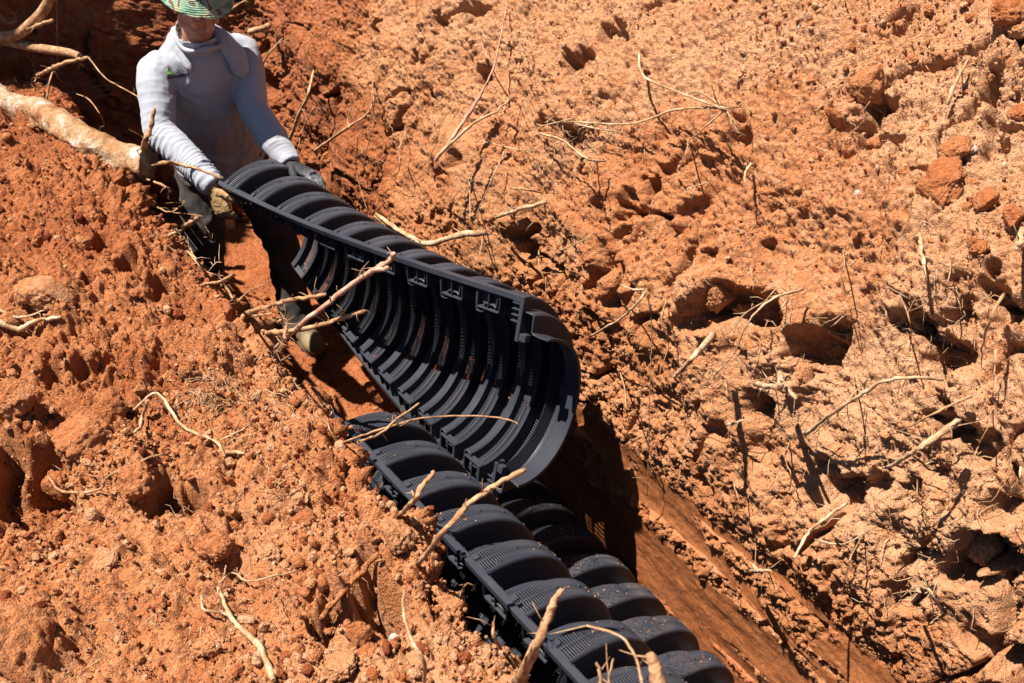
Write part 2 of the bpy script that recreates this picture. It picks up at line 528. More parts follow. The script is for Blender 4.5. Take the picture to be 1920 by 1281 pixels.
# ------------------------------------------------------------ leaching chambers
def plastic(name, dust, base=(0.025, 0.027, 0.036)):
    m = NT(name)
    p = m.pos()
    spk = m.ramp(m.noise(p, 150, 4, 0.7), [(0.60, 0.0), (0.72, 1.0)])
    film = m.ramp(m.noise(p, 9, 5, 0.65), [(0.42, 0.0), (0.75, 1.0)])
    g = m.math('MULTIPLY', m.math('ADD', m.math('MULTIPLY', spk, 0.8), 0.12), film)
    g = m.math('MULTIPLY', g, dust)
    m.base(m.mix(g, base, (0.50, 0.33, 0.21)))
    m.rough(m.math('ADD', m.math('MULTIPLY', m.noise(p, 40, 3, 0.6), 0.16), m.math('ADD', m.math('MULTIPLY', g, 0.3), 0.34)))
    m.spec(0.16)
    m.nor(m.bump(m.noise(p, 300, 2, 0.5), 0.10, 0.003))
    return m.m
PLASTIC = plastic('black_plastic', 0.20)
PLASTIC_DUSTY = plastic('dusty_black_plastic', 0.6)

bm = bmesh.new(); bmesh.ops.create_icosphere(bm, subdivisions=2, radius=0.0048)
STUD = bpy.data.meshes.new('stud'); bm.to_mesh(STUD); bm.free(); STUD.materials.append(PLASTIC)
PITCHL, CW, CH = 0.158, 0.64, 0.30
def powc(v, e):
    return np.sign(v) * np.abs(v) ** e
def make_chamber(name, loc, frame, nrib, label, dusty, pattern=False, near_end=True):
    """frame(x) -> rail point, chord unit vector, outward unit vector (numpy), x runs along the chamber"""
    DEEP, SUB = 0.078, 0.046
    root = empty(name, loc)
    tag(root, label, 'drain chamber', 'black plastic leaching chambers in the trench')
    # stations along one pitch: small rib first, then the tall rib, then the drop
    st = [(0.00, DEEP), (0.07, DEEP), (0.10, DEEP - .003), (0.125, SUB + .004), (0.15, SUB), (0.245, SUB), (0.265, SUB), (0.36, SUB), (0.39, SUB + .002),
          (0.415, .052), (0.43, .050), (0.450, .008), (0.460, .002), (0.475, 0), (0.64, 0), (0.665, 0), (0.86, 0), (0.875, .0006), (0.893, .0024),
          (0.908, .0065), (0.916, .012), (0.938, DEEP - .004), (0.955, DEEP)]
    xs, ins, band = [], [], []
    for r in range(nrib):
        for k, (u, i) in enumerate(st):
            xs.append((r + u) * PITCHL); ins.append(i)
            band.append((0.15 <= u < 0.245) or (0.265 <= u < 0.36) or (0.475 <= u < 0.64) or (0.665 <= u < 0.86))
    L = nrib * PITCHL
    if near_end:       # stepped collar that laps the next chamber
        for x, i in ((0.004, .035), (.010, .032), (.03, .032), (.055, .033), (.060, .038), (.064, .085), (.070, .090), (.10, .092), (.125, .092), (.127, .086)):
            xs.append(L + x); ins.append(i); band.append(False)
    else:
        xs.append(L); ins.append(DEEP); band.append(False)
    xs, ins = np.array(xs), np.array(ins)
    # stations round the arch: slots on both flanks
    NS = 44
    ph, slot = [0.0], [False]
    for k in range(NS):
        a = 0.02 + (1.16 - 0.02) * (k / NS) ** 1.12
        ph += [a, a + 1.14 / NS * 0.48 * (1.12 * ((k + .5) / NS) ** .12)]
        slot += [False, True]
    ph.append(1.16); slot.append(False)
    mid = list(np.linspace(1.22, PI / 2, 10))
    ph += mid; slot += [False] * len(mid)
    m = len(ph)
    ph = np.array(ph)
    ph_full = np.concatenate([ph, PI - ph[-2::-1]])
    slot_full = slot + [False] * m
    for k in range(m - 1):
        slot_full[len(ph_full) - 2 - k] = slot[k]
    H = CH
    a0 = CW / 2
    V = np.zeros((len(xs), len(ph_full), 3))
    for r, (x, i) in enumerate(zip(xs, ins)):
        T, c, n = frame(x)
        a, h = a0 - i, H - i * 0.95
        q = a0 - a * powc(np.cos(ph_full), 0.92)
        y = h * powc(np.sin(ph_full), 0.92)
        V[r] = T[None] + q[:, None] * c[None] + y[:, None] * n[None]
    nr, nc = len(xs), len(ph_full)
    f = grid_faces(nr, nc)
    keep = np.ones((nr - 1, nc - 1), bool)
    for r in range(nr - 1):
        if band[r]:
            keep[r] = ~np.array(slot_full[:nc - 1])
    f = f[keep.ravel()]
    mat = PLASTIC_DUSTY if dusty else PLASTIC
    verts = [V.reshape(-1, 3)]
    faces = [f]
    off = nr * nc
    me = np_mesh('arch_shell', verts[0], f[:, ::-1], True)
    me.set_sharp_from_angle(angle=math.radians(30))
    shell = link('arch_shell', me, mat)
    md = shell.modifiers.new('thickness', 'SOLIDIFY')
    md.thickness = 0.0042
    md.offset = -1
    reparent(shell, root)
    def box(bm, x0, x1, q0, q1, y0, y1, seg=1):
        """a bar in chamber coordinates, following the frame"""
        rings = []
        for k in range(seg + 1):
            T, c, n = frame(x0 + (x1 - x0) * k / seg)
            rings.append([bm.verts.new(T + c * q + n * y) for q, y in ((q0, y0), (q1, y0), (q1, y1), (q0, y1))])
        for A, B in zip(rings[:-1], rings[1:]):
            for k in range(4):
                bm.faces.new((A[k], A[(k + 1) % 4], B[(k + 1) % 4], B[k]))
        bm.faces.new(rings[0][::-1]); bm.faces.new(rings[-1])
    def fin(name, bm):
        bmesh.ops.recalc_face_normals(bm, faces=bm.faces)
        me = bpy.data.meshes.new(name)
        bm.to_mesh(me); bm.free()
        o = link(name, me, mat)
        reparent(o, root)
        b = o.modifiers.new('bevel', 'BEVEL'); b.width = 0.0015; b.segments = 1
        return o
    for side in (0, 1):
        g = (lambda q: q) if side == 0 else (lambda q: CW - q)
        bm = bmesh.new()
        box(bm, -0.01, L - 0.02 + (0.03 if near_end else 0.02), g(-0.012), g(0.007), -0.010, 0.008, nrib * 4)
        fin('foot_rail', bm)
        for r in range(nrib):
            x = r * PITCHL
            bm = bmesh.new()           # pocket: two cheeks, a floor bar and a divider, under the small rib
            xa, xb = x - 0.010, x + 0.086
            dq = 0.066
            for (x0_, x1_) in ((xa, xa + .004), ((xa + xb) / 2 - .002, (xa + xb) / 2 + .002), (xb - .004, xb)):
                box(bm, x0_, x1_, g(0.008), g(dq), -0.004, 0.022)
            box(bm, xa + .0042, xb - .0042, g(dq - .005), g(dq + 0.001), -0.0045, 0.022)
            box(bm, xa + .0045, xb - .0045, g(0.0085), g(dq - .0055), 0.016, 0.020)
            fin('flange_pocket', bm)
        for r in range(nrib):          # little lugs and studs on the flank of every tall rib
            for a in (0.42, 0.72, 1.12):
                T, c, n = frame((r + 0.652) * PITCHL)
                q = a0 - a0 * math.cos(a) ** 0.92
                y = H * math.sin(a) ** 0.92
                if side: q = CW - q
                o = bpy.data.objects.new('stud', STUD)
                COL.objects.link(o)
                o.location = Vector(T + c * q + n * (y + 0.001)) - root.location
                o.parent = root
            bm = bmesh.new()
            box(bm, (r + 0.50) * PITCHL, (r + 0.60) * PITCHL, g(-0.004), g(0.004), 0.0082, 0.030)
            fin('lug', bm)
        if near_end:
            bm = bmesh.new()
            x = L
            box(bm, x + .010, x + .024, g(-.012), g(.125), -.012, .026)
            box(bm, x - .020, x + .0098, g(.004), g(.010), -.010, .022)
            for k in range(4):
                box(bm, x - .020, x + .0095, g(.012 + k * .018), g(.016 + k * .018), -.010, .018)
            box(bm, x + .0245, x + .050, g(.098), g(.121), -.010, .014)
            fin('latch_plate', bm)
    if pattern:      # moulded tread and slotted tabs on the crown
        bm = bmesh.new()
        for r in range(nrib):
            for k in range(9):
                for j in range(5):
                    a = PI / 2 - 0.42 + k * 0.085 + (0.04 if j % 2 else 0)
                    x = (r + 0.54 + j * 0.07) * PITCHL
                    T, c, n = frame(x)
                    q = a0 - a0 * np.sign(math.cos(a)) * abs(math.cos(a)) ** 0.92
                    y = H * math.sin(a) ** 0.92
                    sl_ = 0.004 if (j + k) % 2 else -0.004
                    A = [T + c * (q - sl_) + n * y, T + c * (q + sl_) + n * y]
                    T2, c2, n2 = frame(x + 0.010)
                    B = [T2 + c2 * (q + sl_) + n2 * y]
                    w_ = np.array((0, 0.0025, 0))
                    d0, d1 = Vector(A[0]), Vector(B[0])
                    up = Vector(n) * 0.003
                    sd = (d1 - d0).cross(up).normalized() * 0.0016
                    vs_ = [bm.verts.new(v) for v in (d0 - sd, d0 + sd, d1 + sd, d1 - sd)]
                    vt_ = [bm.verts.new(v.co + up) for v in vs_]
                    bm.faces.new(vt_)
                    for k2 in range(4):
                        bm.faces.new((vs_[k2], vs_[(k2 + 1) % 4], vt_[(k2 + 1) % 4], vt_[k2]))
        bmesh.ops.recalc_face_normals(bm, faces=bm.faces)
        me = bpy.data.meshes.new('tread_pattern')
        bm.to_mesh(me); bm.free()
        o = link('tread_pattern', me, mat)
        o['kind'] = 'stuff'
        reparent(o, root)
        for r in range(nrib):
            bm = bmesh.new()
            x = (r + 0.16) * PITCHL
            i = SUB
            for dx in (0, 0.014):
                box(bm, x + dx, x + dx + .003, CW * .36, CW * .45, H - .062, H - SUB * 0.95 + .004)
            fin('slotted_tab', bm)
    return root

def V3(*a):
    return np.array(a, float)
def unit(v):
    return v / np.linalg.norm(v)
def straight(T0, axis, chord):
    axis = unit(axis)
    chord = unit(chord - axis * np.dot(chord, axis))
    n = np.cross(axis, chord)
    def fr(x):
        return T0 + axis * x, chord, n
    return fr
# the row on the floor, the one leaning on the near side, the one being carried
floor_fr = straight(V3(1.015, 2.62, 0.03), V3(0.0, -1, 0.0), V3(1, 0, 0.0))
make_chamber('leaching_chamber', (1.42, 1.9, 0.02), floor_fr, 11,
             'dusty black ribbed chamber lying flat on the trench floor against the right wall', True, True, False)
lean_fr = straight(V3(0.812, 2.175, 0.925), V3(0.051, -1.0, -0.012), V3(0.03, 0, -1))
make_chamber('leaching_chamber', (0.9, 1.3, 0.25), lean_fr, 11,
             'black ribbed chamber stood on its edge along the near bank', False, False, False)
def held_frame():
    A, B = V3(0.975, 3.525, 1.080), V3(1.372, 1.985, 1.205)
    ax0 = unit(B - A)
    LL = 10 * PITCHL
    def fr(x):
        t = min(max(x / LL, -0.02), 1.1)
        T = A + ax0 * x - np.array((0, 0, 0.05)) * (4 * t * (1 - t)) ** 1.0 * (1 - 0.55 * t)
        th = math.radians(31.0 + (-16.5 - 31.0) * t)
        c = V3(math.sin(th), -0.02 - 0.10 * t, -math.cos(th))
        c = unit(c - ax0 * np.dot(c, ax0))
        n = np.cross(ax0, c)
        return T, c, n
    return fr
held_fr = held_frame()
make_chamber('leaching_chamber', (1.2, 2.7, 0.55), held_fr, 10,
             'black ribbed chamber on its side, held up by the man at its far end', False, False, True)

# specks of soil spilled on the plastic
Vb, Fb = ico(1)
pts, sz = [], []
rs = random.Random(17)
for fr, n_, L_ in ((floor_fr, 1700, 11), (lean_fr, 320, 11), (held_fr, 140, 10)):
    for _ in range(n_):
        r = rs.randrange(L_)
        if rs.random() < .75: u_, i_ = rs.uniform(.49, .87), 0.0
        else: u_, i_ = rs.uniform(.15, .35), 0.046
        a = PI / 2 + rs.gauss(0, .45) if fr is floor_fr else rs.uniform(.1, 1.5)
        if not 0.05 < a < PI - .05: continue
        T, c, n = fr((r + u_) * PITCHL)
        A_ = CW / 2 - i_
        q = CW / 2 - A_ * np.sign(math.cos(a)) * abs(math.cos(a)) ** 0.92
        pts.append(T + c * q + n * ((CH - i_ * .95) * math.sin(a) ** 0.92 + .0008))
        sz.append(0.0007 + 0.0024 * rs.random() ** 4)
pts, sz = np.array(pts, np.float32), np.array(sz, np.float32)
sh_ = Vb[None] * (1 + .2 * RNG.normal(size=(len(pts), len(Vb), 1)).astype(np.float32))
sh_ = np.einsum('nij,nkj->nki', rand_rot(len(pts)), sh_) * sz[:, None, None] + pts[:, None]
me = np_mesh('soil_specks', sh_.reshape(-1, 3), (Fb[None] + (np.arange(len(pts)) * len(Vb))[:, None, None]).reshape(-1, 3), False)
for nm, v_ in (('pale', .8), ('ruddy', .0), ('cut', 0)):
    vattr(me, nm, np.full(len(me.vertices), v_))
tag(link('soil_specks', me, SOIL), 'specks of pale soil spilled over the black chambers', 'soil', kind='stuff')

def co_no(me):
    v = np.empty(len(me.vertices) * 3, np.float32); me.vertices.foreach_get('co', v)
    n = np.empty(len(me.vertices) * 3, np.float32); me.vertex_normals.foreach_get('vector', n)
    return v.reshape(-1, 3), n.reshape(-1, 3)
def set_co(me, v):
    me.vertices.foreach_set('co', np.ascontiguousarray(v, np.float32).ravel()); me.update()

# ------------------------------------------------------------ roots and sticks
def catmull(pts, n):
    P_ = [pts[0] * 2 - pts[1]] + pts + [pts[-1] * 2 - pts[-2]]
    out = []
    for k in range(1, len(P_) - 2):
        a, b, c, e = P_[k - 1], P_[k], P_[k + 1], P_[k + 2]
        for j in range(n):
            t = j / n
            out.append(0.5 * ((2 * b) + (c - a) * t + (2 * a - 5 * b + 4 * c - e) * t * t + (3 * b - a - 3 * c + e) * t ** 3))
    out.append(P_[-2])
    return out
def tube(bm, pts, rad, sides=7, wob=0.16, rng=random):
    """a knobbly tapering tube"""
    rings = []
    up = Vector((0.3, 0.2, 1)).normalized()
    for k, q in enumerate(pts):
        t = (pts[min(k + 1, len(pts) - 1)] - pts[max(k - 1, 0)])
        if t.length < 1e-7: t = Vector((0, 0, 1))
        t.normalize()
        x = t.cross(up)
        if x.length < 0.05: x = t.cross(Vector((1, 0, 0)))
        x.normalize()
        y = t.cross(x)
        r = rad[k]
        rings.append([bm.verts.new(q + (x * math.cos(a) + y * math.sin(a)) * r * (1 + wob * rng.uniform(-1, 1)))
                      for a in [2 * PI * j / sides for j in range(sides)]])
    for A, B in zip(rings[:-1], rings[1:]):
        for j in range(sides):
            f = bm.faces.new((A[j], A[(j + 1) % sides], B[(j + 1) % sides], B[j]))
            f.smooth = True
    bm.faces.new(rings[0][::-1]); bm.faces.new(rings[-1])
def place(e):
    u, v, h = e
    if h > 1.3:
        return at(u, v, h)
    q, n = hit(u, v)
    if q is None:
        return at(u, v, 3.0)
    if q.x > 1.55:          # on the wall: follow its broad shape, not every crumb
        dr = ray(u, v).normalized()
        s_, sn, _, _ = SOFT.ray_cast(EYE, dr)
        if s_ is not None:
            return s_ - dr * min((h * 2.0 + 0.008) / max(0.4, abs(sn.dot(dr))), 0.35)
    return q + n * h
def strand(bm, pts3, r0, r1, rng, sides=7, hairs=0, jit=0.5):
    n = 6 if r0 < .02 else 30
    c = catmull(pts3, n)
    L = sum((b - a).length for a, b in zip(c[:-1], c[1:]))
    out, rad = [], []
    big_ = r0 > .02
    for k, q in enumerate(c):
        t = k / (len(c) - 1)
        w = min(k, len(c) - 1 - k, 3) / 3
        out.append(q + Vector((rng.gauss(0, 1), rng.gauss(0, 1), rng.gauss(0, 1))) * (0 if big_ else min(r0, .006)) * jit * 0.45 * w)
        big = r0 > .02
        ends = 0.72 if (k == len(c) - 1 and not big_) else 1.0
        rad.append(ends * (r0 + (r1 - r0) * t) * (1 + (0.0 if big else 0.13) * rng.uniform(-1, 1) + (0.3 if not big and rng.random() < 0.05 else 0)))
    tube(bm, out, rad, 44 if big else sides, 0.0 if big else 0.12, rng)
    for _ in range(hairs):
        k = rng.randrange(1, len(out))
        dirn = Vector((rng.gauss(0, 1), rng.gauss(0, 1), rng.gauss(0, 1))).normalized()
        l = rng.uniform(0.015, 0.06)
        q = out[k]
        pp = [q, q + dirn * l * 0.5 + Vector((0, 0, 0.004)), q + dirn * l + Vector((rng.gauss(0, .006), rng.gauss(0, .006), rng.gauss(0, .006)))]
        tube(bm, pp, [max(0.0011, r1 * 0.4), 0.0011, 0.0005], 4, 0.1, rng)
def depth_px(q):
    v = q - EYE
    return v.x * SY * CP + v.y * CY * CP - v.z * SP
def root_thing(label, strands, mat=None, hairs=2, name='root', cat='root', seed=None):
    """strands: list of (points, width px at start, width px at end)"""
    rng = random.Random(seed or label)
    bm = bmesh.new()
    for k, (pts, w0, w1) in enumerate(strands):
        P3 = [place(e) for e in pts]
        r0 = max(0.0011, w0 * 0.43 * depth_px(P3[0]) / FPX)
        r1 = max(0.0008, w1 * 0.43 * depth_px(P3[-1]) / FPX)
        strand(bm, P3, r0, r1, rng, 8 if w0 > 6 else 5, hairs if k == 0 else hairs // 2)
    me = bpy.data.meshes.new(name)
    bm.to_mesh(me); bm.free()
    if name == 'root_log':
        v, n = co_no(me)
        ax_ = v * np.array((1, .35, 1), np.float32)
        v = v + np.stack([np.zeros(len(v)), np.where(v[:, 1] < v[:, 1].min() + .03, 0.05 * vn(v, 30, 47) + .03 * vn(v, 60, 48), 0), np.zeros(len(v))], 1).astype(np.float32)
        g = sstep(3.9, 3.5, v[:, 1])
        set_co(me, v + n * (0.010 * fbm(v, 7, 3, 41) + 0.007 * fbm(ax_, 30, 3, 44) + g * 0.020 * (cells(v, 22, 46) - .2))[:, None])
    o = link(name, me, mat or ROOT)
    return tag(o, label, cat, 'roots and sticks poking out of the cut earth')

R = root_thing
# --- on the far wall
R('straight pinkish stick with a forked twig on the wall above the carried chamber',
  [([(815, 302, .05), (860, 243, .06), (905, 170, .05)], 10, 8), ([(880, 215, .055), (908, 165, .05), (928, 118, .05), (946, 30, .02), (950, 5, .01)], 6, 2.5),
   ([(925, 120, .05), (908, 95, .04), (895, 45, .02)], 3.5, 1.5)], ROOTRED)
R('pale root lying just under the pinkish stick', [([(822, 292, .05), (880, 237, .07), (930, 208, .06), (966, 178, .01)], 8, 3),
  ([(900, 222, .06), (935, 190, .04), (960, 180, .02)], 3, 1.5)], ROOTPALE, 5)
R('pale star shaped tangle of roots high on the smooth upper wall',
  [([(1358, 203, .07), (1330, 202, .06), (1262, 207, .05), (1182, 232, .03), (1070, 228, .01)], 7, 3.5), ([(1356, 204, .07), (1285, 178, .07), (1216, 150, .06), (1200, 128, .04), (1198, 100, .02)], 6, 6),
   ([(1352, 203, .07), (1340, 180, .08), (1334, 158, .10)], 5, 2), ([(1358, 203, .07), (1385, 201, .04), (1398, 195, .02)], 4, 2),
   ([(1360, 206, .07), (1380, 235, .06), (1396, 262, .03)], 4, 1.5), ([(1360, 206, .07), (1372, 245, .05), (1380, 255, .03)], 4, 1.5),
   ([(1360, 206, .07), (1320, 240, .06), (1285, 270, .03)], 5, 2), ([(1285, 178, .07), (1310, 172, .06), (1350, 196, .06)], 5, 4)], ROOTPALE, 4)
R('thin root with a bend below the round hole in the wall', [([(1012, 250, .02), (1058, 265, .06), (1098, 297, .06), (1136, 303, .02)], 5, 4)], ROOTPALE, 3)
R('long pale root running left across the wall below the star shaped tangle', [([(1065, 228, .02), (1120, 242, .03), (1170, 248, .02)], 3.5, 2), ([(1075, 222, .03), (1020, 235, .02), (1005, 232, .01)], 3, 1.5)], ROOTPALE, 6)
R('curved root with a forked tip left of the pinkish stick', [([(590, 284, .08), (640, 247, .09), (688, 214, .05), (704, 172, .02)], 7, 3), ([(655, 240, .08), (652, 222, .08), (668, 215, .06)], 4, 2)], ROOT, 4)
R('pale root hanging down the wall behind the worker', [([(536, 280, .03), (562, 212, .06), (577, 180, .06), (588, 132, .02)], 9, 5), ([(566, 205, .06), (585, 215, .05), (590, 218, .05)], 3, 1.5)], ROOTPALE, 5)
R('thin kinked root beside the left shoulder of the worker', [([(478, 152, .05), (500, 108, .08), (530, 72, .03)], 6, 4), ([(520, 82, .05), (550, 70, .02)], 3, 1.5)], ROOT, 2)
R('short thick root stub sticking out above the left shoulder of the worker', [([(468, 60, .10), (490, 54, .08), (506, 48, .02)], 13, 12)], ROOT, 2)
R('thin root slanting up behind the hat', [([(418, 28, .02), (440, 14, .05), (470, -6, .02)], 6, 4)], ROOT)
R('thick root with its bark peeled at one end, lying above the carried chamber', [([(706, 402, .03), (752, 434, .05), (800, 457, .09), (860, 441, .09), (911, 437, .06)], 9, 14),
  ([(706, 406, .03), (740, 432, .04), (775, 447, .06)], 12, 6), ([(870, 440, .09), (850, 428, .08)], 4, 2)], ROOTPALE, 3)
R('short straight root pointing right above the carried chamber', [([(930, 408, .02), (975, 393, .06), (1026, 378, .05)], 8, 9)], ROOTPALE)
R('small root stub just above the short straight root', [([(958, 353, .03), (985, 355, .04), (1018, 363, .01)], 6, 4)], ROOT)
R('thick pale peg of root jutting out with a long dark shadow below it', [([(1337, 628, .05), (1302, 668, .14), (1280, 690, .16), (1264, 709, .17)], 15, 7)], ROOTPALE)
R('pale forked twig above the open end of the carried chamber', [([(1107, 631, .02), (1160, 600, .05), (1195, 568, .08), (1213, 542, .07)], 5, 6), ([(1211, 544, .07), (1185, 543, .06), (1163, 533, .02)], 6, 3)], ROOTPALE, 2)
R('long thin root looping down across the dark hollow', [([(1505, 543, .02), (1450, 560, .06), (1405, 600, .08), (1380, 655, .08), (1345, 700, .07), (1278, 757, .03)], 6, 2),
  ([(1440, 562, .06), (1395, 590, .07), (1372, 625, .06), (1355, 640, .04)], 4, 2), ([(1415, 590, .06), (1445, 552, .05), (1470, 528, .02)], 3, 1.5)], ROOTPALE, 8)
R('long white root arching across the lower right wall', [([(1510, 815, .03), (1560, 775, .06), (1612, 741, .08), (1660, 715, .08), (1722, 708, .06), (1768, 713, .02)], 9, 6),
  ([(1570, 775, .06), (1595, 745, .06), (1614, 722, .03)], 5, 2), ([(1560, 780, .05), (1525, 815, .02)], 4, 2)], ROOTPALE, 4)
R('thick tan root slanting down out of the cracked lower wall', [([(1797, 790, .05), (1740, 830, .09), (1705, 852, .10), (1660, 878, .08)], 15, 9), ([(1800, 788, .05), (1780, 800, .08)], 9, 5)], ROOTPALE, 3)
R('slender root lying above the thick tan root', [([(1822, 742, .02), (1745, 778, .07), (1682, 813, .04)], 7, 3)], ROOT, 2)
R('white crooked root hanging below the smooth square patch', [([(1587, 944, .04), (1548, 972, .09), (1515, 1000, .10), (1489, 1047, .08)], 7, 6)], ROOTPALE)
R('cut off root stub with a knot in the wall', [([(1462, 700, .04), (1464, 720, .07), (1456, 728, .08)], 14, 16), ([(1460, 727, .08), (1415, 720, .08)], 13, 12)], ROOTPALE)
R('small stub beside the knotted root', [([(1474, 728, .05), (1492, 746, .07)], 9, 9)], ROOTPALE)
R('blunt finger of root hanging high on the right wall', [([(1724, 438, .01), (1727, 470, .05), (1733, 498, .07)], 8, 9)], ROOTPALE)
R('dry stick lying on the loose spoil at upper right', [([(1776, 196, .01), (1798, 142, .02), (1815, 112, .01)], 9, 5), ([(1800, 140, .02), (1800, 115, .01)], 3, 2)], ROOTPALE)
R('short curled root on the sandy part of the wall', [([(1408, 308, .01), (1398, 322, .04), (1397, 345, .05)], 7, 4)], ROOTPALE)
R('thin bent root over the dark crack at the right edge', [([(1882, 552, .03), (1858, 592, .08), (1843, 640, .07), (1840, 690, .03)], 8, 2)], ROOT, 4)
R('ragged clump of pale roots low on the right wall', [([(1715, 1108, .03), (1740, 1105, .08), (1768, 1150, .08)], 8, 5), ([(1725, 1105, .06), (1710, 1128, .08)], 12, 7), ([(1740, 1105, .07), (1750, 1150, .06), (1735, 1180, .03)], 3, 2)], ROOTPALE, 9)
R('tiny root clump sticking out near the smooth clay band', [([(1408, 1072, .03), (1424, 1070, .07), (1446, 1070, .07)], 12, 5), ([(1420, 1070, .06), (1412, 1058, .05)], 10, 8)], ROOTPALE, 3)
R('thin rootlet sagging across the lower right wall', [([(1528, 1012, .03), (1580, 1020, .05), (1632, 992, .03)], 4, 2)], ROOTPALE, 3)
R('small light splinter of root on the shaded lower wall', [([(1362, 797, .02), (1395, 788, .05)], 4, 8)], ROOTPALE)
R('short root bent down at the right edge of the wall', [([(1914, 875, .06), (1910, 905, .07), (1893, 928, .03)], 5, 3)], ROOTPALE)
R('dark hair thin root strung down the wall right of the open chamber end', [([(1213, 542, .06), (1222, 620, .03), (1218, 760, .04), (1214, 930, .02)], 3, 2)], ROOT)
R('thin dark root hanging below the curved root', [([(672, 250, .05), (668, 320, .04), (690, 400, .03)], 3, 2)], ROOT)
R('hair thin root hanging just right of the thin dark one', [([(700, 235, .04), (684, 300, .03), (690, 345, .02)], 2.5, 1.5)], ROOT)
R('thin root trailing below the pale root of the mid wall', [([(945, 285, .03), (925, 330, .03), (890, 410, .02)], 3.5, 2)], ROOTPALE, 3)
R('thin level rootlet right of the pinkish stick', [([(905, 265, .03), (960, 278, .03), (1005, 283, .01)], 3, 1.5)], ROOTPALE, 3)
R('faint twig lying flat on the sunny wall below the sandy part', [([(1275, 362, .02), (1300, 350, .03), (1335, 340, .01)], 3, 2)], ROOTPALE)
R('faint twig on the wall right of the thick peeled root', [([(1050, 470, .02), (1085, 455, .03), (1110, 440, .02)], 4, 2)], ROOTPALE)
R('pale straight rootlet hanging at the right edge below the bent root', [([(1868, 655, .03), (1862, 730, .03)], 3, 2)], ROOTPALE)
R('white tipped splinter at the right edge among red clods', [([(1918, 430, .02), (1912, 452, .05), (1905, 470, .05)], 16, 12)], ROOTPALE)
rw = random.Random(77)
for (u_, v_, l_) in ((1010, 470, 90), (880, 330, 120), (905, 440, 80), (760, 250, 90), (1120, 300, 70), (1290, 260, 60), (1440, 600, 110), (1600, 700, 90), (1690, 560, 100),
                     (1780, 480, 80), (1250, 560, 120), (1160, 690, 110), (1390, 870, 100), (1480, 830, 90), (1620, 1000, 120), (1720, 900, 90), (1860, 760, 110), (1580, 470, 80), (700, 150, 90), (590, 200, 110)):
    k_ = rw.uniform(-.35, .25)
    o = R('hair thin root hanging loose down the face of the right wall', [([(u_, v_, .0), (u_ + k_ * l_ * .4 + rw.uniform(-8, 8), v_ + l_ * .35, rw.uniform(.03, .06)),
        (u_ + k_ * l_ * .7 + rw.uniform(-8, 8), v_ + l_ * .7, rw.uniform(.03, .07)), (u_ + k_ * l_, v_ + l_, rw.uniform(.01, .05))], 3.4, 2)], ROOT, 2, seed=u_)
    o['group'] = 'hair thin roots hanging down the wall'
# --- on the near bank
LOG = R('log thick root caked with soil at its broken end on the far bank', [([(-60, 170, .05), (20, 200, .05), (90, 235, .05), (150, 268, .045), (205, 302, .045), (252, 330, .07)], 60, 66)], LOGM, 10, 'root_log', 'log')
R('thick bark root bending up in the far left corner', [([(-40, 80, 4.7), (0, 70, 4.65), (30, 66, 4.6), (55, 48, 4.55), (80, 22, 4.5), (97, -8, 4.45)], 24, 22), ([(45, 58, 4.57), (75, 46, 4.5), (100, 38, 4.45)], 10, 7)], ROOT, 4)
R('soil crusted root lying behind the log', [([(5, 76, 4.7), (70, 90, 4.6), (125, 98, 4.5), (150, 106, 4.45)], 22, 15)], ROOT, 8)
R('forked root with a long thin tail behind the log', [([(70, 142, 4.5), (85, 134, 4.45), (110, 122, 4.4), (140, 114, 4.35), (166, 108, 4.3)], 9, 8), ([(166, 108, 4.3), (200, 148, 4.25), (250, 176, 4.2), (285, 202, 4.15)], 4, 3)], ROOT, 5)
R('upright twiggy rootlet above the log', [([(84, 190, .03), (92, 140, .12), (110, 100, .2), (128, 72, .28), (145, 40, .35)], 5, 3), ([(90, 195, .03), (105, 170, .1), (128, 150, .14), (126, 168, .15)], 4, 2), ([(88, 160, .08), (80, 130, .1), (66, 95, .1)], 3, 2)], ROOT, 12)
R('thin twigs tangled at the foot of the upright rootlet', [([(92, 196, .02), (125, 172, .1), (155, 188, .12)], 4, 2), ([(110, 160, .08), (130, 190, .1), (152, 230, .1), (190, 230, .12)], 2.5, 2), ([(95, 150, .06), (70, 170, .06), (60, 180, .03)], 3, 2)], ROOT, 6)
R('thin pale twig across the very top left corner', [([(0, 12, .12), (30, 14, .14), (52, 22, .16), (62, 35, .17)], 4, 2)], ROOTPALE, 2)
R('smooth brown stick standing upright at the end of the log', [([(268, 306, .03), (270, 272, 3.62), (281, 245, 3.62), (290, 203, 3.6)], 11, 8), ([(272, 270, 3.62), (266, 255, 3.6)], 4, 3)], ROOT)
R('long thin root reaching from the log across the right sleeve of the worker', [([(258, 318, .03), (300, 306, 3.52), (332, 308, 3.5), (375, 318, 3.48), (417, 336, 3.46)], 6, 6)], ROOT, 2)
R('rootlet hanging off the bank in front of the right thigh of the worker', [([(262, 330, .02), (300, 345, 3.5), (322, 360, 3.5)], 6, 3)], ROOT, 5)
R('forked rootlet in front of the right knee of the worker', [([(285, 400, .03), (318, 398, 3.5), (340, 385, 3.48), (348, 376, 3.48)], 4, 2), ([(318, 398, 3.5), (360, 402, 3.48), (380, 406, 3.46)], 3, 2)], ROOT, 6)
R('stubby cut stick beside the right knee of the worker', [([(342, 436, .03), (355, 420, 3.4), (372, 408, 3.38)], 9, 9), ([(370, 410, 3.38), (388, 430, 3.37), (398, 455, 3.36)], 2.5, 1.5)], ROOT, 6)
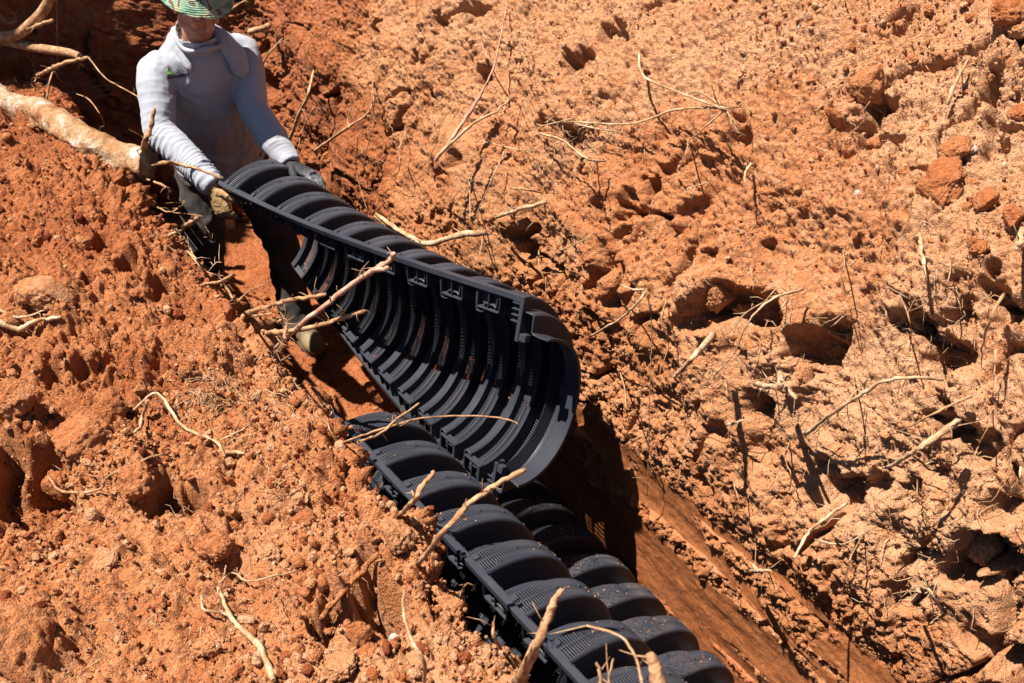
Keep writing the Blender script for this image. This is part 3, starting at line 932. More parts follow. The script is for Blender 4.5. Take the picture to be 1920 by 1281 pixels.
R('loop of thin root over the bank edge beside the right shin of the worker', [([(312, 452, .02), (330, 446, .04), (345, 450, .04), (352, 480, .02), (372, 510, .02)], 6, 4), ([(352, 485, .03), (385, 508, 3.15), (420, 518, 3.15)], 5, 3), ([(395, 505, 3.15), (405, 493, 3.15), (416, 492, 3.15)], 2.5, 2)], ROOTPALE, 8)
R('brown root pointing right over the bank edge below the right shin of the worker', [([(325, 552, .01), (385, 541, .03), (415, 528, 2.9), (439, 513, 2.9)], 5, 9)], ROOT, 3)
R('drooping rootlet below the brown root at the bank edge', [([(418, 535, .02), (432, 552, 2.85), (445, 568, 2.85)], 5, 4), ([(446, 565, 2.85), (465, 548, 2.9), (478, 542, 2.95), (510, 525, 3.0)], 4, 3)], ROOT, 3)
R('long brown root slanting up in front of the hollow of the carried chamber', [([(508, 655, .02), (560, 612, 2.62), (620, 565, 2.62), (680, 519, 2.62), (730, 490, 2.62), (738, 474, 2.6)], 11, 12), ([(675, 523, 2.62), (700, 508, 2.6), (730, 502, 2.58)], 13, 11)], ROOTRED, 8)
R('knobbly root bowing above the boot', [([(462, 598, .02), (510, 572, 2.72), (552, 562, 2.7), (612, 552, 2.68)], 11, 9), ([(472, 602, .02), (500, 590, 2.7), (512, 585, 2.7)], 6, 4)], ROOT, 10)
R('blunt root lying level in front of the boot', [([(484, 627, .02), (530, 622, 2.66), (590, 613, 2.66), (640, 597, 2.66), (686, 583, 2.66)], 10, 10)], ROOT, 12)
R('small twisted root crossing upright between the roots by the boot', [([(512, 662, .02), (530, 645, 2.58), (538, 610, 2.58), (532, 598, 2.58), (520, 606, 2.58)], 8, 6), ([(534, 600, 2.58), (525, 585, 2.58)], 4, 2), ([(500, 630, .03), (530, 645, 2.56), (550, 648, 2.56)], 3, 2)], ROOT, 10)
R('little rootlet spray under the crossing roots', [([(520, 682, .02), (535, 672, 2.5), (545, 665, 2.5)], 5, 3), ([(527, 680, .02), (545, 672, 2.5)], 4, 3)], ROOT, 2)
R('long thin root arching over the gap between the two black chambers', [([(640, 838, .01), (700, 810, 2.3), (790, 785, 2.32), (880, 780, 2.34), (945, 785, 2.34), (973, 796, 2.34)], 5, 4)], ROOT, 2)
R('thin forked twig crossing the arching root', [([(668, 840, .02), (710, 815, 2.28), (745, 785, 2.28), (786, 756, 2.28)], 6, 5), ([(735, 792, 2.28), (738, 775, 2.28)], 2, 1.5)], ROOT)
R('long straight brown stick crossing over the leaning chamber', [([(783, 1062, .01), (828, 1003, 1.98), (880, 945, 1.98), (925, 912, 1.99), (986, 880, 2.0)], 11, 12), ([(860, 962, 1.98), (875, 975, 1.97)], 5, 3), ([(868, 952, 1.98), (875, 935, 1.98)], 3, 2)], ROOT, 2)
R('short forked stick beside the rail of the leaning chamber', [([(748, 972, .01), (775, 940, 2.05), (798, 905, 2.05), (815, 884, 2.05)], 11, 11), ([(758, 972, .02), (775, 935, 2.05), (772, 920, 2.05)], 7, 3)], ROOT)
R('thick soil covered stick leaning up from the bank edge at the bottom', [([(968, 1290, .02), (1005, 1215, 1.72), (1030, 1150, 1.72), (1054, 1104, 1.72)], 26, 14), ([(975, 1290, .02), (985, 1240, 1.72), (1000, 1200, 1.72)], 8, 5)], ROOT, 3)
R('blurred broken root standing at the bottom edge near the camera', [([(1240, 1320, 1.45), (1232, 1270, 1.45), (1218, 1225, 1.45)], 40, 26)], ROOT)
R('thin hooked root hanging over the ribs at the bottom', [([(1212, 1310, 1.5), (1190, 1230, 1.52), (1160, 1192, 1.53), (1100, 1173, 1.54)], 7, 6)], ROOTPALE)
R('thin upright rootlet at the bottom beside the broken root', [([(1146, 1310, 1.5), (1142, 1270, 1.5), (1150, 1235, 1.5)], 6, 5)], ROOT)
R('crooked little root left of the thin upright rootlet', [([(1128, 1310, 1.5), (1125, 1265, 1.5), (1118, 1242, 1.5)], 9, 6)], ROOT)
R('single pale root curving up from the bottom of the bank', [([(800, 1300, .02), (795, 1245, 1.75), (768, 1190, 1.75), (756, 1140, 1.76), (758, 1106, 1.76)], 9, 6)], ROOTPALE)
R('small root hanging off the bank under the chamber rail', [([(928, 1222, .02), (926, 1195, 1.88), (925, 1165, 1.9)], 8, 6), ([(935, 1230, .02), (952, 1222, 1.86)], 5, 3)], ROOT)
R('thin root dangling at the edge of the earth below the rail', [([(866, 1130, .02), (866, 1110, 2.0), (876, 1093, 2.0)], 5, 3), ([(780, 1010, .03), (805, 1035, .01)], 4, 3)], ROOT, 3)
R('pale forked root lying on the clods of the bank', [([(435, 858, .02), (400, 832, .02), (345, 803, .03), (298, 770, .05), (262, 775, .02), (240, 762, .01)], 8, 5), ([(300, 772, .05), (265, 798, .03), (240, 820, .03), (215, 845, .01)], 8, 4), ([(432, 856, .02), (462, 857, .01)], 10, 7)], ROOTPALE)
R('root lying over the dark hollow in the bank', [([(90, 880, .03), (140, 915, .03), (190, 918, .05), (238, 896, .06), (290, 876, .04), (335, 858, .02)], 6, 4)], ROOT, 5)
R('bleached root lying flat at the left edge', [([(-10, 606, .01), (40, 616, .02), (80, 606, .02), (118, 596, .01)], 16, 8)], ROOTPALE)
R('thinner root lying beside the bleached root at the left edge', [([(-10, 582, .02), (30, 594, .02), (90, 586, .01)], 9, 4)], ROOTPALE)
R('thick white root running off the bottom of the bank', [([(405, 1100, .01), (425, 1145, .02), (455, 1180, .02), (478, 1230, .02), (512, 1290, .02)], 8, 15), ([(388, 1120, .02), (390, 1145, .02), (420, 1165, .02), (450, 1170, .02)], 6, 5)], ROOTPALE)
R('thin pale root with a fork above the thick white root', [([(405, 1095, .02), (440, 1092, .03), (480, 1096, .03), (520, 1085, .03), (560, 1078, .01)], 5, 4), ([(412, 1092, .02), (408, 1075, .03), (418, 1068, .02)], 4, 3)], ROOTPALE)
R('small white splinter beside the thick white root', [([(385, 1207, .02), (420, 1222, .03)], 6, 5)], ROOTPALE)
R('earth caked root half buried along a ridge at the bank edge', [([(600, 1160, .004), (640, 1112, .008), (675, 1072, .008), (715, 1036, .006)], 14, 12)], SOIL, 4)
R('short thin root on the bank above the white forked one', [([(420, 822, .02), (450, 808, .03), (472, 800, .01)], 4, 3)], ROOTPALE)
# fine hair roots and straw nobody could count
bm = bmesh.new()
rng = random.Random(5)
zones = [(400, 745, 70, 45, 120), (560, 760, 60, 50, 60), (1230, 60, 500, 300, 40), (1100, 250, 90, 60, 70), (1500, 650, 300, 160, 90), (1750, 600, 140, 140, 70),
         (1750, 1000, 150, 200, 80), (930, 330, 150, 150, 60), (640, 200, 100, 180, 40), (150, 150, 60, 50, 50), (330, 380, 40, 80, 50), (350, 850, 300, 200, 60),
         (450, 1150, 250, 110, 60), (560, 650, 120, 80, 40), (1650, 300, 220, 200, 40)]
for (cu, cv, su, sv, n) in zones:
    for _ in range(n):
        u, v = cu + rng.gauss(0, 0.5) * su, cv + rng.gauss(0, 0.5) * sv
        q, nn = hit(u, v)
        if q is None: continue
        l = rng.uniform(0.02, 0.09)
        t = Vector((rng.gauss(0, 1), rng.gauss(0, 1), rng.gauss(0, 1) - 0.6))
        t = (t - nn * t.dot(nn) * 0.8).normalized()
        s_ = nn.cross(t) * rng.uniform(-0.35, 0.35)
        pp = [q + t * l * k + s_ * l * k * k + nn * (0.004 + 0.03 * rng.random() * math.sin(k * PI)) for k in (0, .25, .5, .75, 1)]
        r = rng.uniform(0.0006, 0.0012)
        tube(bm, pp, [r, r, r, r * .8, r * .5], 4, 0.1, rng)
me = bpy.data.meshes.new('hair_roots')
bm.to_mesh(me); bm.free()
o = link('hair_roots', me, ROOTPALE)
tag(o, 'fine straw coloured hair roots and bits of straw scattered over the soil', 'hair roots', kind='stuff')

# ------------------------------------------------------------ the worker
def loft(bm, rings, seg=20, sub=5, power=1.0):
    """rings: (centre, half width, half depth[, width direction]); smooth closed loft"""
    ctr = catmull([Vector(r[0]) for r in rings], sub)
    rx = catmull([Vector((r[1], r[2], 0)) for r in rings], sub)
    wd = catmull([Vector(r[3]) if len(r) > 3 else Vector((1, 0, 0)) for r in rings], sub)
    loops = []
    for k, c in enumerate(ctr):
        t = (ctr[min(k + 1, len(ctr) - 1)] - ctr[max(k - 1, 0)]).normalized()
        x = wd[k] - t * wd[k].dot(t)
        x.normalize()
        y = t.cross(x)
        loops.append([bm.verts.new(c + x * math.copysign(abs(math.cos(a)) ** power, math.cos(a)) * rx[k].x + y * math.copysign(abs(math.sin(a)) ** power, math.sin(a)) * rx[k].y)
                      for a in [2 * PI * j / seg for j in range(seg)]])
    for A, B in zip(loops[:-1], loops[1:]):
        for j in range(seg):
            bm.faces.new((A[j], A[(j + 1) % seg], B[(j + 1) % seg], B[j]))
    bm.faces.new(loops[0][::-1]); bm.faces.new(loops[-1])
def ball(bm, c, r, M=None):
    m = Matrix.Translation(Vector(c)) @ (M.to_4x4() if M else Matrix.Identity(4)) @ Matrix.Diagonal((*r, 1))
    bmesh.ops.create_icosphere(bm, subdivisions=3, radius=1.0, matrix=m)
def fuse(name, bm, voxel, smooth_it=4):
    """weld overlapping closed shapes into one continuous skin"""
    bmesh.ops.recalc_face_normals(bm, faces=bm.faces)
    me = bpy.data.meshes.new(name)
    bm.to_mesh(me); bm.free()
    o = bpy.data.objects.new(name, me)
    COL.objects.link(o)
    r = o.modifiers.new('r', 'REMESH'); r.mode = 'VOXEL'; r.voxel_size = voxel
    s = o.modifiers.new('s', 'SMOOTH'); s.iterations = smooth_it; s.factor = 0.5
    dg = bpy.context.evaluated_depsgraph_get()
    dg.update()
    out = bpy.data.meshes.new_from_object(o.evaluated_get(dg))
    out.name = name
    bpy.data.objects.remove(o)
    bpy.data.meshes.remove(me)
    out.polygons.foreach_set('use_smooth', np.ones(len(out.polygons), bool))
    return out
person = empty('person', (1.2, 4.0, 0.0))
tag(person, 'man in a pale long sleeved shirt and camouflage bucket hat holding up the black chamber', 'person')
J = dict(  # joints
    rs=(.947, 3.915, 1.388), re=(.885, 3.77, 1.205), rw=(.965, 3.50, 1.07),
    ls=(1.308, 3.915, 1.398), le=(1.262, 3.76, 1.215), lw=(1.285, 3.515, 1.075),
    rh=(1.10, 4.12, .86), rk=(1.035, 4.05, .48), ra=(1.02, 4.20, .10),
    lh=(1.29, 4.11, .86), lk=(1.365, 3.96, .48), la=(1.352, 3.86, .10))
J = {k: Vector(v) for k, v in J.items()}
lat = Vector((1, 0, 0))
F_ = Vector((0.10, -0.90, -0.42)).normalized()      # where the face points
HL = F_.cross(Vector((0, 0, 1))).normalized() * 1.0  # his left (towards +x)
if HL.x < 0: HL = -HL
U_ = HL.cross(F_).normalized()
if U_.z < 0: U_ = -U_
HC = Vector((1.118, 3.79, 1.655))
HM = Matrix((HL, -F_, U_)).transposed()               # columns: left, back, up
def hp(x, f, u):
    return HC + HL * x + F_ * f + U_ * u
TORSO = [((1.195, 4.12, .80), .17, .12), ((1.19, 4.09, .98), .160, .112), ((1.18, 4.03, 1.12), .165, .115), ((1.16, 3.965, 1.27), .185, .122),
         ((1.14, 3.925, 1.375), .175, .105), ((1.13, 3.90, 1.44), .12, .085), ((1.125, 3.875, 1.50), .062, .065)]
bm = bmesh.new()
loft(bm, TORSO)
loft(bm, [((1.125, 3.89, 1.44), .060, .065), ((1.12, 3.855, 1.52), .056, .062), (hp(0, -.02, -.05), .052, .066)])
ball(bm, hp(0, -.008, .03), (.076, .097, .098), HM)
ball(bm, hp(0, .022, -.06), (.060, .066, .062), HM)
ball(bm, hp(0, .062, -.098), (.028, .026, .024), HM)       # chin
for s in (-1, 1):
    ball(bm, hp(s * .052, .0, -.070), (.018, .03, .034), HM)   # jaw corner
    ball(bm, hp(s * .036, .070, -.028), (.020, .018, .018), HM)  # cheek
    ball(bm, hp(s * .030, .083, .022), (.022, .012, .009), HM)   # brow
    ball(bm, hp(s * .078, -.012, -.010), (.010, .020, .033), HM)  # ear
    ball(bm, hp(s * .010, .108, -.040), (.009, .010, .008), HM)   # nostril
loft(bm, [(hp(0, .086, .015), .009, .009, HL), (hp(0, .100, -.012), .010, .010, HL), (hp(0, .117, -.036), .012, .011, HL), (hp(0, .108, -.046), .010, .008, HL)], 12, 3)
ball(bm, hp(0, .090, -.064), (.023, .010, .006), HM)        # lips
ball(bm, hp(0, .088, -.073), (.020, .010, .006), HM)
for a, b, c, r in (('rs', 're', 'rw', (.06, .048, .032)), ('ls', 'le', 'lw', (.06, .048, .032)), ('rh', 'rk', 'ra', (.08, .06, .045)), ('lh', 'lk', 'la', (.08, .06, .045))):
    loft(bm, [(J[a], r[0], r[0]), ((J[a] + J[b]) / 2, (r[0] + r[1]) / 2, (r[0] + r[1]) / 2), (J[b], r[1], r[1]), ((J[b] + J[c]) / 2, r[1] * .95, r[1] * .95), (J[c], r[2], r[2])], 14)
ball(bm, J['rs'], (.062, .062, .062)); ball(bm, J['ls'], (.062, .062, .062))
ball(bm, (1.195, 4.12, .86), (.16, .11, .10))
body = fuse('body', bm, 0.0065, 3)
v, n = co_no(body)
q = v - np.array(HC)
fx, ff, fu = q @ np.array(HL), q @ np.array(F_), q @ np.array(U_)
beard = sstep(-.035, -.065, fu) * sstep(-.02, .02, ff) * sstep(-.125, -.10, fu) * (1 - np.exp(-((fx / .024) ** 2 + ((fu + .068) / .009) ** 2)))
lips = np.exp(-((fx / .022) ** 4 + ((fu + .0685) / .009) ** 4)) * sstep(.07, .085, ff)
vattr(body, 'beard', beard)
vattr(body, 'lips', lips)
m = NT('skin')
p_ = m.pos()
c = m.ramp(m.noise(p_, 60, 3), [(0.3, (0.36, 0.16, 0.09)), (0.7, (0.43, 0.205, 0.125))])
c = m.mix(m.math('MULTIPLY', m.attr('beard'), 0.55), c, (0.11, 0.055, 0.035))
c = m.mix(m.math('MULTIPLY', m.attr('lips'), 0.7), c, (0.36, 0.12, 0.09))
m.base(c); m.rough(0.5)
m.b.inputs['Subsurface Weight'].default_value = 0.08
m.b.inputs['Subsurface Radius'].default_value = (0.01, 0.004, 0.002)
bo = link('body', body, m.m)
reparent(bo, person)
for s in (-1, 1):
    bm = bmesh.new(); ball(bm, hp(s * .031, .079, .002), (.013, .011, .009), HM)
    me = bpy.data.meshes.new('eye'); bm.to_mesh(me); bm.free()
    k = NT('eye_white'); k.base((0.55, 0.5, 0.46)); k.rough(0.3)
    reparent(link('eye', me, k.m), person)
# hair behind the ears
bm = bmesh.new(); ball(bm, hp(0, -.020, .028), (.080, .092, .092), HM)
v_ = [x for x in bm.verts if (x.co - HC).dot(F_) > .035 or (x.co - HC).dot(U_) < -.045]
bmesh.ops.delete(bm, geom=v_, context='VERTS')
me = bpy.data.meshes.new('hair'); bm.to_mesh(me); bm.free()
k = NT('dark_hair'); k.base((0.03, 0.018, 0.012)); k.rough(0.7); k.nor(k.bump(k.noise(k.pos(), 200, 2), 0.8, 0.004))
reparent(link('hair', me, k.m), person)

# shirt: torso and sleeves in one skin, then folds
bm = bmesh.new()
loft(bm, [((1.195, 4.10, .845), .190, .140), ((1.19, 4.085, .93), .188, .140), ((1.185, 4.055, 1.04), .182, .138), ((1.175, 4.01, 1.15), .187, .138), ((1.16, 3.96, 1.27), .200, .142),
          ((1.14, 3.925, 1.355), .200, .128), ((1.132, 3.91, 1.405), .190, .114), ((1.128, 3.90, 1.445), .168, .100), ((1.126, 3.89, 1.478), .130, .088), ((1.123, 3.872, 1.508), .088, .080), ((1.12, 3.855, 1.54), .074, .078)], 28)
for a, b, c in (('rs', 're', 'rw'), ('ls', 'le', 'lw')):
    A, B, C_ = J[a], J[b], J[c]
    loft(bm, [(A + Vector((0.05 if a == 'rs' else -0.05, 0.0, 0.02)), .062, .070), (A + Vector((0.012 if a == 'rs' else -0.012, 0.0, 0.0)), .070, .076), (A * .8 + B * .2, .073, .078), (A * .4 + B * .6, .068, .072), (B, .062, .064),
              (B * .7 + C_ * .3, .059, .060), (B * .3 + C_ * .7, .051, .051), (C_, .043, .043), (C_ * 1.06 - B * .06, .045, .045)], 18)
    ball(bm, A, (.066, .074, .064))
shirt = fuse('shirt', bm, 0.0055, 7)
v, n = co_no(shirt)
def seg_t(v, A, B):
    A, B = np.array(A), np.array(B)
    d_ = B - A
    t = (v - A) @ d_ / (d_ @ d_)
    r = np.linalg.norm(v - (A + np.clip(t, 0, 1)[:, None] * d_), axis=1)
    return t, r
disp = np.zeros(len(v), np.float32)
for a, b, c, sd in (('rs', 're', 'rw', 1), ('ls', 'le', 'lw', 2)):
    t, r = seg_t(v, J[b], J[c])
    on = sstep(.10, .07, r) * sstep(-.05, .15, t)
    ph_ = t * 50 + 4.2 * vn(v, 8, 60 + sd) + 1.4 * vn(v, 22, 63)
    amp = (0.0062 if sd == 1 else 0.0028)
    disp += amp * on * (1 - np.abs(np.sin(ph_))) ** 1.3 * (0.35 + 0.65 * sstep(-.4, .4, vn(v, 11, 66 + sd)))
    t, r = seg_t(v, J[a], J[b])
    on = sstep(.125, .085, r) * sstep(0.0, .25, t)
    ph_ = t * 17 + 3.0 * vn(v, 6, 70 + sd)
    disp += 0.0016 * on * (1 - np.abs(np.sin(ph_))) ** 1.6
# drag lines from the armpit and neck, soft folds over the belly
tors = sstep(.10, .16, seg_t(v, J['rs'], J['re'])[1]) * sstep(.08, .14, seg_t(v, J['ls'], J['le'])[1])
for (o_, fr_, am) in ((J['rs'] + Vector((.06, -.05, -.08)), 9, .0022), (J['ls'] + Vector((-.06, -.05, -.08)), 8, .0020)):
    q = v - np.array(o_)
    rr = np.linalg.norm(q, axis=1)
    ang = np.arctan2(q[:, 2], q[:, 0])
    disp += am * np.exp(-(rr / .13) ** 2) * np.sin(ang * fr_ + 3 * vn(v, 8, 77)) * sstep(.01, .05, rr)
disp += 0.0085 * tors * (1 - np.abs(fbm(v * np.array((1.0, 1.0, 0.35), np.float32), 10, 2, 81))) ** 4
disp += 0.009 * sstep(1.05, .86, v[:, 2]) * (1 - np.abs(fbm(v * np.array((.7, .7, 1.2), np.float32), 9, 2, 85))) ** 3
disp += 0.0012 * vn(v, 45, 88)
# long creases: down the middle of the chest, and fanning from the right armpit over the shoulder
for (A_, B_, w_, am) in (((1.14, 3.80, 1.46), (1.235, 3.93, 1.02), .010, .011), ((1.10, 3.81, 1.44), (1.13, 3.90, 1.12), .008, .006), ((1.25, 3.84, 1.38), (1.24, 3.93, 1.08), .010, .007),
                         ((1.03, 3.84, 1.27), (.965, 3.86, 1.47), .006, .007), ((1.02, 3.83, 1.25), (.925, 3.86, 1.44), .006, .007), ((1.01, 3.83, 1.23), (.895, 3.86, 1.40), .006, .007), ((1.05, 3.84, 1.29), (1.01, 3.86, 1.47), .006, .006),
                         ((1.22, 3.87, 1.24), (1.30, 3.85, 1.44), .006, .006), ((1.23, 3.88, 1.22), (1.35, 3.86, 1.40), .006, .006),
                         ((1.02, 3.93, 1.00), (1.20, 3.95, .93), .012, .010), ((1.33, 3.98, 1.02), (1.20, 3.95, .90), .012, .010), ((1.34, 4.0, 1.10), (1.24, 3.94, .98), .010, .008)):
    t, r = seg_t(v + 0.008 * np.stack([vn(v, 12, 101), vn(v, 12, 102), vn(v, 12, 103)], 1), A_, B_)
    r2 = np.sqrt(np.maximum(r * r, 0))
    disp += am * np.exp(-(r2 / (w_ * 1.5)) ** 2) * sstep(-.1, .25, t) * sstep(1.1, .75, t) - am * .35 * np.exp(-(r2 / (w_ * 4)) ** 2)
set_co(shirt, v + n * disp[:, None])
# open the hem, the cuffs and the neck
bm = bmesh.new(); bm.from_mesh(shirt)
kill = []
for f in bm.faces:
    c_ = f.calc_center_median()
    if c_.z < 0.868 - 0.05 * math.cos((c_.x - 1.18) * 6) + 0.02 and c_.z < .9: kill.append(f)
    elif (c_ - Vector((1.12, 3.85, 1.535))).length < .082 and c_.z > 1.522 - 0.18 * (3.87 - c_.y): kill.append(f)
bmesh.ops.delete(bm, geom=kill, context='FACES')
bm.to_mesh(shirt); bm.free()
m = NT('pale_jersey')
p_ = m.pos()
stain = m.ramp(m.noise(p_, 5, 4, 0.6), [(0.50, 0.0), (0.72, 1.0)])
c = m.mix(m.math('MULTIPLY', stain, 0.38), (0.265, 0.275, 0.31), (0.25, 0.155, 0.115))
m.base(c); m.rough(0.8); m.spec(0.3)
m.b.inputs['Sheen Weight'].default_value = 0.15
wv = m.n('ShaderNodeTexWave', i_Scale=190.0, i_Distortion=0.6)
wv.bands_direction = 'Z'
m.l(p_, wv.inputs['Vector'])
m.nor(m.bump(m.noise(p_, 60, 3, 0.6), 0.25, 0.004, m.bump(wv.outputs['Fac'], 0.12, 0.0015)))
JERSEY = m.m
sh = link('shirt', shirt, JERSEY)
md = sh.modifiers.new('thickness', 'SOLIDIFY'); md.thickness = 0.003; md.offset = -1
reparent(sh, person)
# collar roll and the hood that hangs bunched on his left shoulder
bm = bmesh.new()
ringc = [Vector((1.123 + .083 * math.cos(a), 3.858 + .088 * math.sin(a), 1.505 + .030 * math.sin(a) + 0.010 * math.sin(3 * a))) for a in [2 * PI * k / 26 for k in range(26)]]
tube(bm, ringc + [ringc[0]], [.0095 + .0025 * math.sin(k * 1.7) for k in range(27)], 10, 0.08, random.Random(3))
me = bpy.data.meshes.new('collar'); bm.to_mesh(me); bm.free()
co_ = link('collar', me, JERSEY); reparent(co_, person)
sb = co_.modifiers.new('s', 'SUBSURF'); sb.levels = 1; sb.render_levels = 2
def flap(name, rings, seed, voxel=.005):
    bm = bmesh.new()
    loft(bm, rings, 18)
    me = fuse(name, bm, voxel, 3)
    v, n = co_no(me)
    set_co(me, v + n * (0.007 * (1 - np.abs(fbm(v * np.array((1.6, 1.0, .5), np.float32), 17, 2, seed))) ** 2)[:, None])
    o = link(name, me, JERSEY); reparent(o, person)
flap('hood', [((1.165, 3.91, 1.525), .016, .024), ((1.195, 3.85, 1.505), .030, .026), ((1.222, 3.812, 1.465), .036, .022), ((1.243, 3.795, 1.41), .038, .016), ((1.252, 3.793, 1.36), .030, .011), ((1.256, 3.798, 1.335), .008, .005)], 120)
flap('hood_fold', [((1.09, 3.95, 1.515), .04, .016), ((1.055, 3.90, 1.49), .022, .018), ((1.047, 3.845, 1.452), .017, .014), ((1.052, 3.81, 1.415), .010, .008), ((1.055, 3.805, 1.40), .005, .005)], 124)

# the printed mark on his right breast: a green hill, black ridge lines, a word
SHB = BVHTree.FromPolygons([Vector(x) for x in co_no(shirt)[0].tolist()], [list(f.vertices) for f in shirt.polygons])
PRN = 0.006
def on_shirt(u, v):
    h = SHB.ray_cast(EYE, ray(u, v).normalized())
    if h[0] is None: return None
    return h[0] + h[1] * (PRN if h[1].dot(ray(u, v)) < 0 else -PRN)
def mark(name, polys, col):
    bm = bmesh.new()
    for pl in polys:
        vs_ = []
        for (u, v) in pl:
            q = on_shirt(u, v)
            if q is None: break
            vs_.append(bm.verts.new(q))
        if len(vs_) == len(pl):
            try: bm.faces.new(vs_)
            except Exception: pass
    me = bpy.data.meshes.new(name); bm.to_mesh(me); bm.free()
    k = NT(name + '_ink'); k.base(col); k.rough(0.8)
    o = link(name, me, k.m, None)
    o.parent = sh
    md = o.modifiers.new('t', 'SOLIDIFY'); md.thickness = 0.001
    return o
LM = Vector((313, 149)); LDU = Vector((40, -7)) / 40.0; LDV = Vector((5, 26)).normalized()
def lp(x, y):   # logo coordinates in pixels: x right, y up
    q = LM + LDU * x - LDV * y
    return (q.x, q.y)
cu = bpy.data.curves.new('word', 'FONT'); cu.body = 'MARKSMAN'; cu.size = 8.6; cu.offset = 0.14; cu.space_character = 1.02
to = bpy.data.objects.new('word', cu); COL.objects.link(to)
dg = bpy.context.evaluated_depsgraph_get(); dg.update()
tm = bpy.data.meshes.new_from_object(to.evaluated_get(dg))
bpy.data.objects.remove(to)
xs_ = [q.co.x for q in tm.vertices]; sx = 41.0 / (max(xs_) - min(xs_))
polys = [[lp(tm.vertices[i].co.x * sx, tm.vertices[i].co.y) for i in f.vertices] for f in tm.polygons]
mark('chest_word', polys, (0.015, 0.015, 0.018))
mark('chest_hill', [[lp(0, 9), lp(5, 15), lp(11, 9.4)], [lp(5.5, 8.8), lp(9.5, 14), lp(16, 8.8)], [lp(1, 14), lp(5, 15), lp(6, 21), lp(3, 20)]], (0.16, 0.42, 0.05))
mark('chest_ridge', [[lp(17, 11), lp(18, 12), lp(23, 17), lp(22.5, 15)], [lp(22.5, 15), lp(23, 17), lp(27, 13.5), lp(26, 13)], [lp(19, 9.5), lp(23, 13), lp(27, 10)],
                     [lp(27, 13), lp(29, 15), lp(34, 11.5), lp(29, 13.4)], [lp(31, 10), lp(34, 12), lp(38, 8.8)]], (0.015, 0.015, 0.018))

# trousers
bm = bmesh.new()
loft(bm, [((1.19, 4.095, .99), .168, .122), ((1.195, 4.11, .88), .180, .135), ((1.195, 4.12, .80), .165, .12)], 24)
for a, b, c in (('rh', 'rk', 'ra'), ('lh', 'lk', 'la')):
    A, B, C_ = J[a], J[b], J[c]
    loft(bm, [(A + Vector((0, 0, .03)), .095, .115), (A * .7 + B * .3, .093, .105), (B, .078, .085), (B * .6 + C_ * .4, .074, .082), (B * .2 + C_ * .8, .070, .078), (C_ + (C_ - B) * .06, .072, .082)], 18)
tr = fuse('trousers', bm, 0.0065, 5)
v, n = co_no(tr)
disp = 0.012 * (1 - np.abs(fbm(v * np.array((1, 1, 1.3), np.float32), 9, 2, 90))) ** 3 + 0.004 * vn(v, 26, 93)
set_co(tr, v + n * disp[:, None])
m = NT('charcoal_canvas')
p_ = m.pos()
st = m.ramp(m.noise(p_, 6, 5, 0.62), [(0.46, 0.0), (0.70, 1.0)])
m.base(m.mix(m.math('MULTIPLY', st, 0.55), (0.045, 0.042, 0.040), (0.15, 0.085, 0.05)))
m.rough(0.85); m.spec(0.2)
m.nor(m.bump(m.noise(p_, 220, 2), 0.3, 0.002))
reparent(link('trousers', tr, m.m), person)

# boots
mb = NT('tan_boot_leather'); p_ = mb.pos()
mb.base(mb.ramp(mb.noise(p_, 14, 4), [(0.35, (0.08, 0.05, 0.022)), (0.65, (0.17, 0.115, 0.05))])); mb.rough(0.7)
mb.nor(mb.bump(mb.noise(p_, 90, 3), 0.4, 0.003))
ms = NT('boot_rubber'); ms.base((0.06, 0.042, 0.03)); ms.rough(0.8)
for a, dr in (('ra', Vector((-.10, -1, 0))), ('la', Vector((.02, -1, 0)))):
    A = J[a].copy(); dr.normalize(); side = Vector((-dr.y, dr.x, 0))
    g = 0.015 if a == 'la' else 0.02
    o_ = Vector((A.x, A.y, g))
    bm = bmesh.new()
    loft(bm, [(o_ - dr * .075 + Vector((0, 0, .055)), .022, .030, side), (o_ - dr * .06 + Vector((0, 0, .055)), .040, .050, side), (o_ + Vector((0, 0, .058)), .044, .054, side),
              (o_ + dr * .08 + Vector((0, 0, .052)), .048, .046, side), (o_ + dr * .15 + Vector((0, 0, .046)), .052, .040, side), (o_ + dr * .20 + Vector((0, 0, .042)), .046, .034, side), (o_ + dr * .228 + Vector((0, 0, .038)), .024, .020, side)], 18)
    loft(bm, [(o_ + Vector((0, 0, .06)), .050, .062), (o_ - dr * .012 + Vector((0, 0, .13)), .048, .060), (o_ - dr * .012 + Vector((0, 0, .20)), .050, .060)], 18)
    me = fuse('boot', bm, .005, 4)
    b_ = link('boot', me, mb.m); reparent(b_, person)
    bm = bmesh.new()
    out = []
    for k in range(28):
        t = 2 * PI * k / 28
        lx = 0.152 * math.cos(t)
        wdt = (.050 if lx > 0 else .042) * math.sin(t)
        out.append(o_ + dr * (.077 + lx) + side * math.copysign(abs(wdt) ** .9 * .05 ** .1, wdt) + Vector((0, 0, 0)))
    lo = [bm.verts.new(q + Vector((0, 0, -.012))) for q in out]; hi = [bm.verts.new(q + Vector((0, 0, .018))) for q in out]
    for k in range(28):
        bm.faces.new((lo[k], lo[(k + 1) % 28], hi[(k + 1) % 28], hi[k]))
    bm.faces.new(lo[::-1]); bm.faces.new(hi)
    me = bpy.data.meshes.new('boot_sole'); bm.to_mesh(me); bm.free()
    s_ = link('boot_sole', me, ms.m); s_.parent = b_

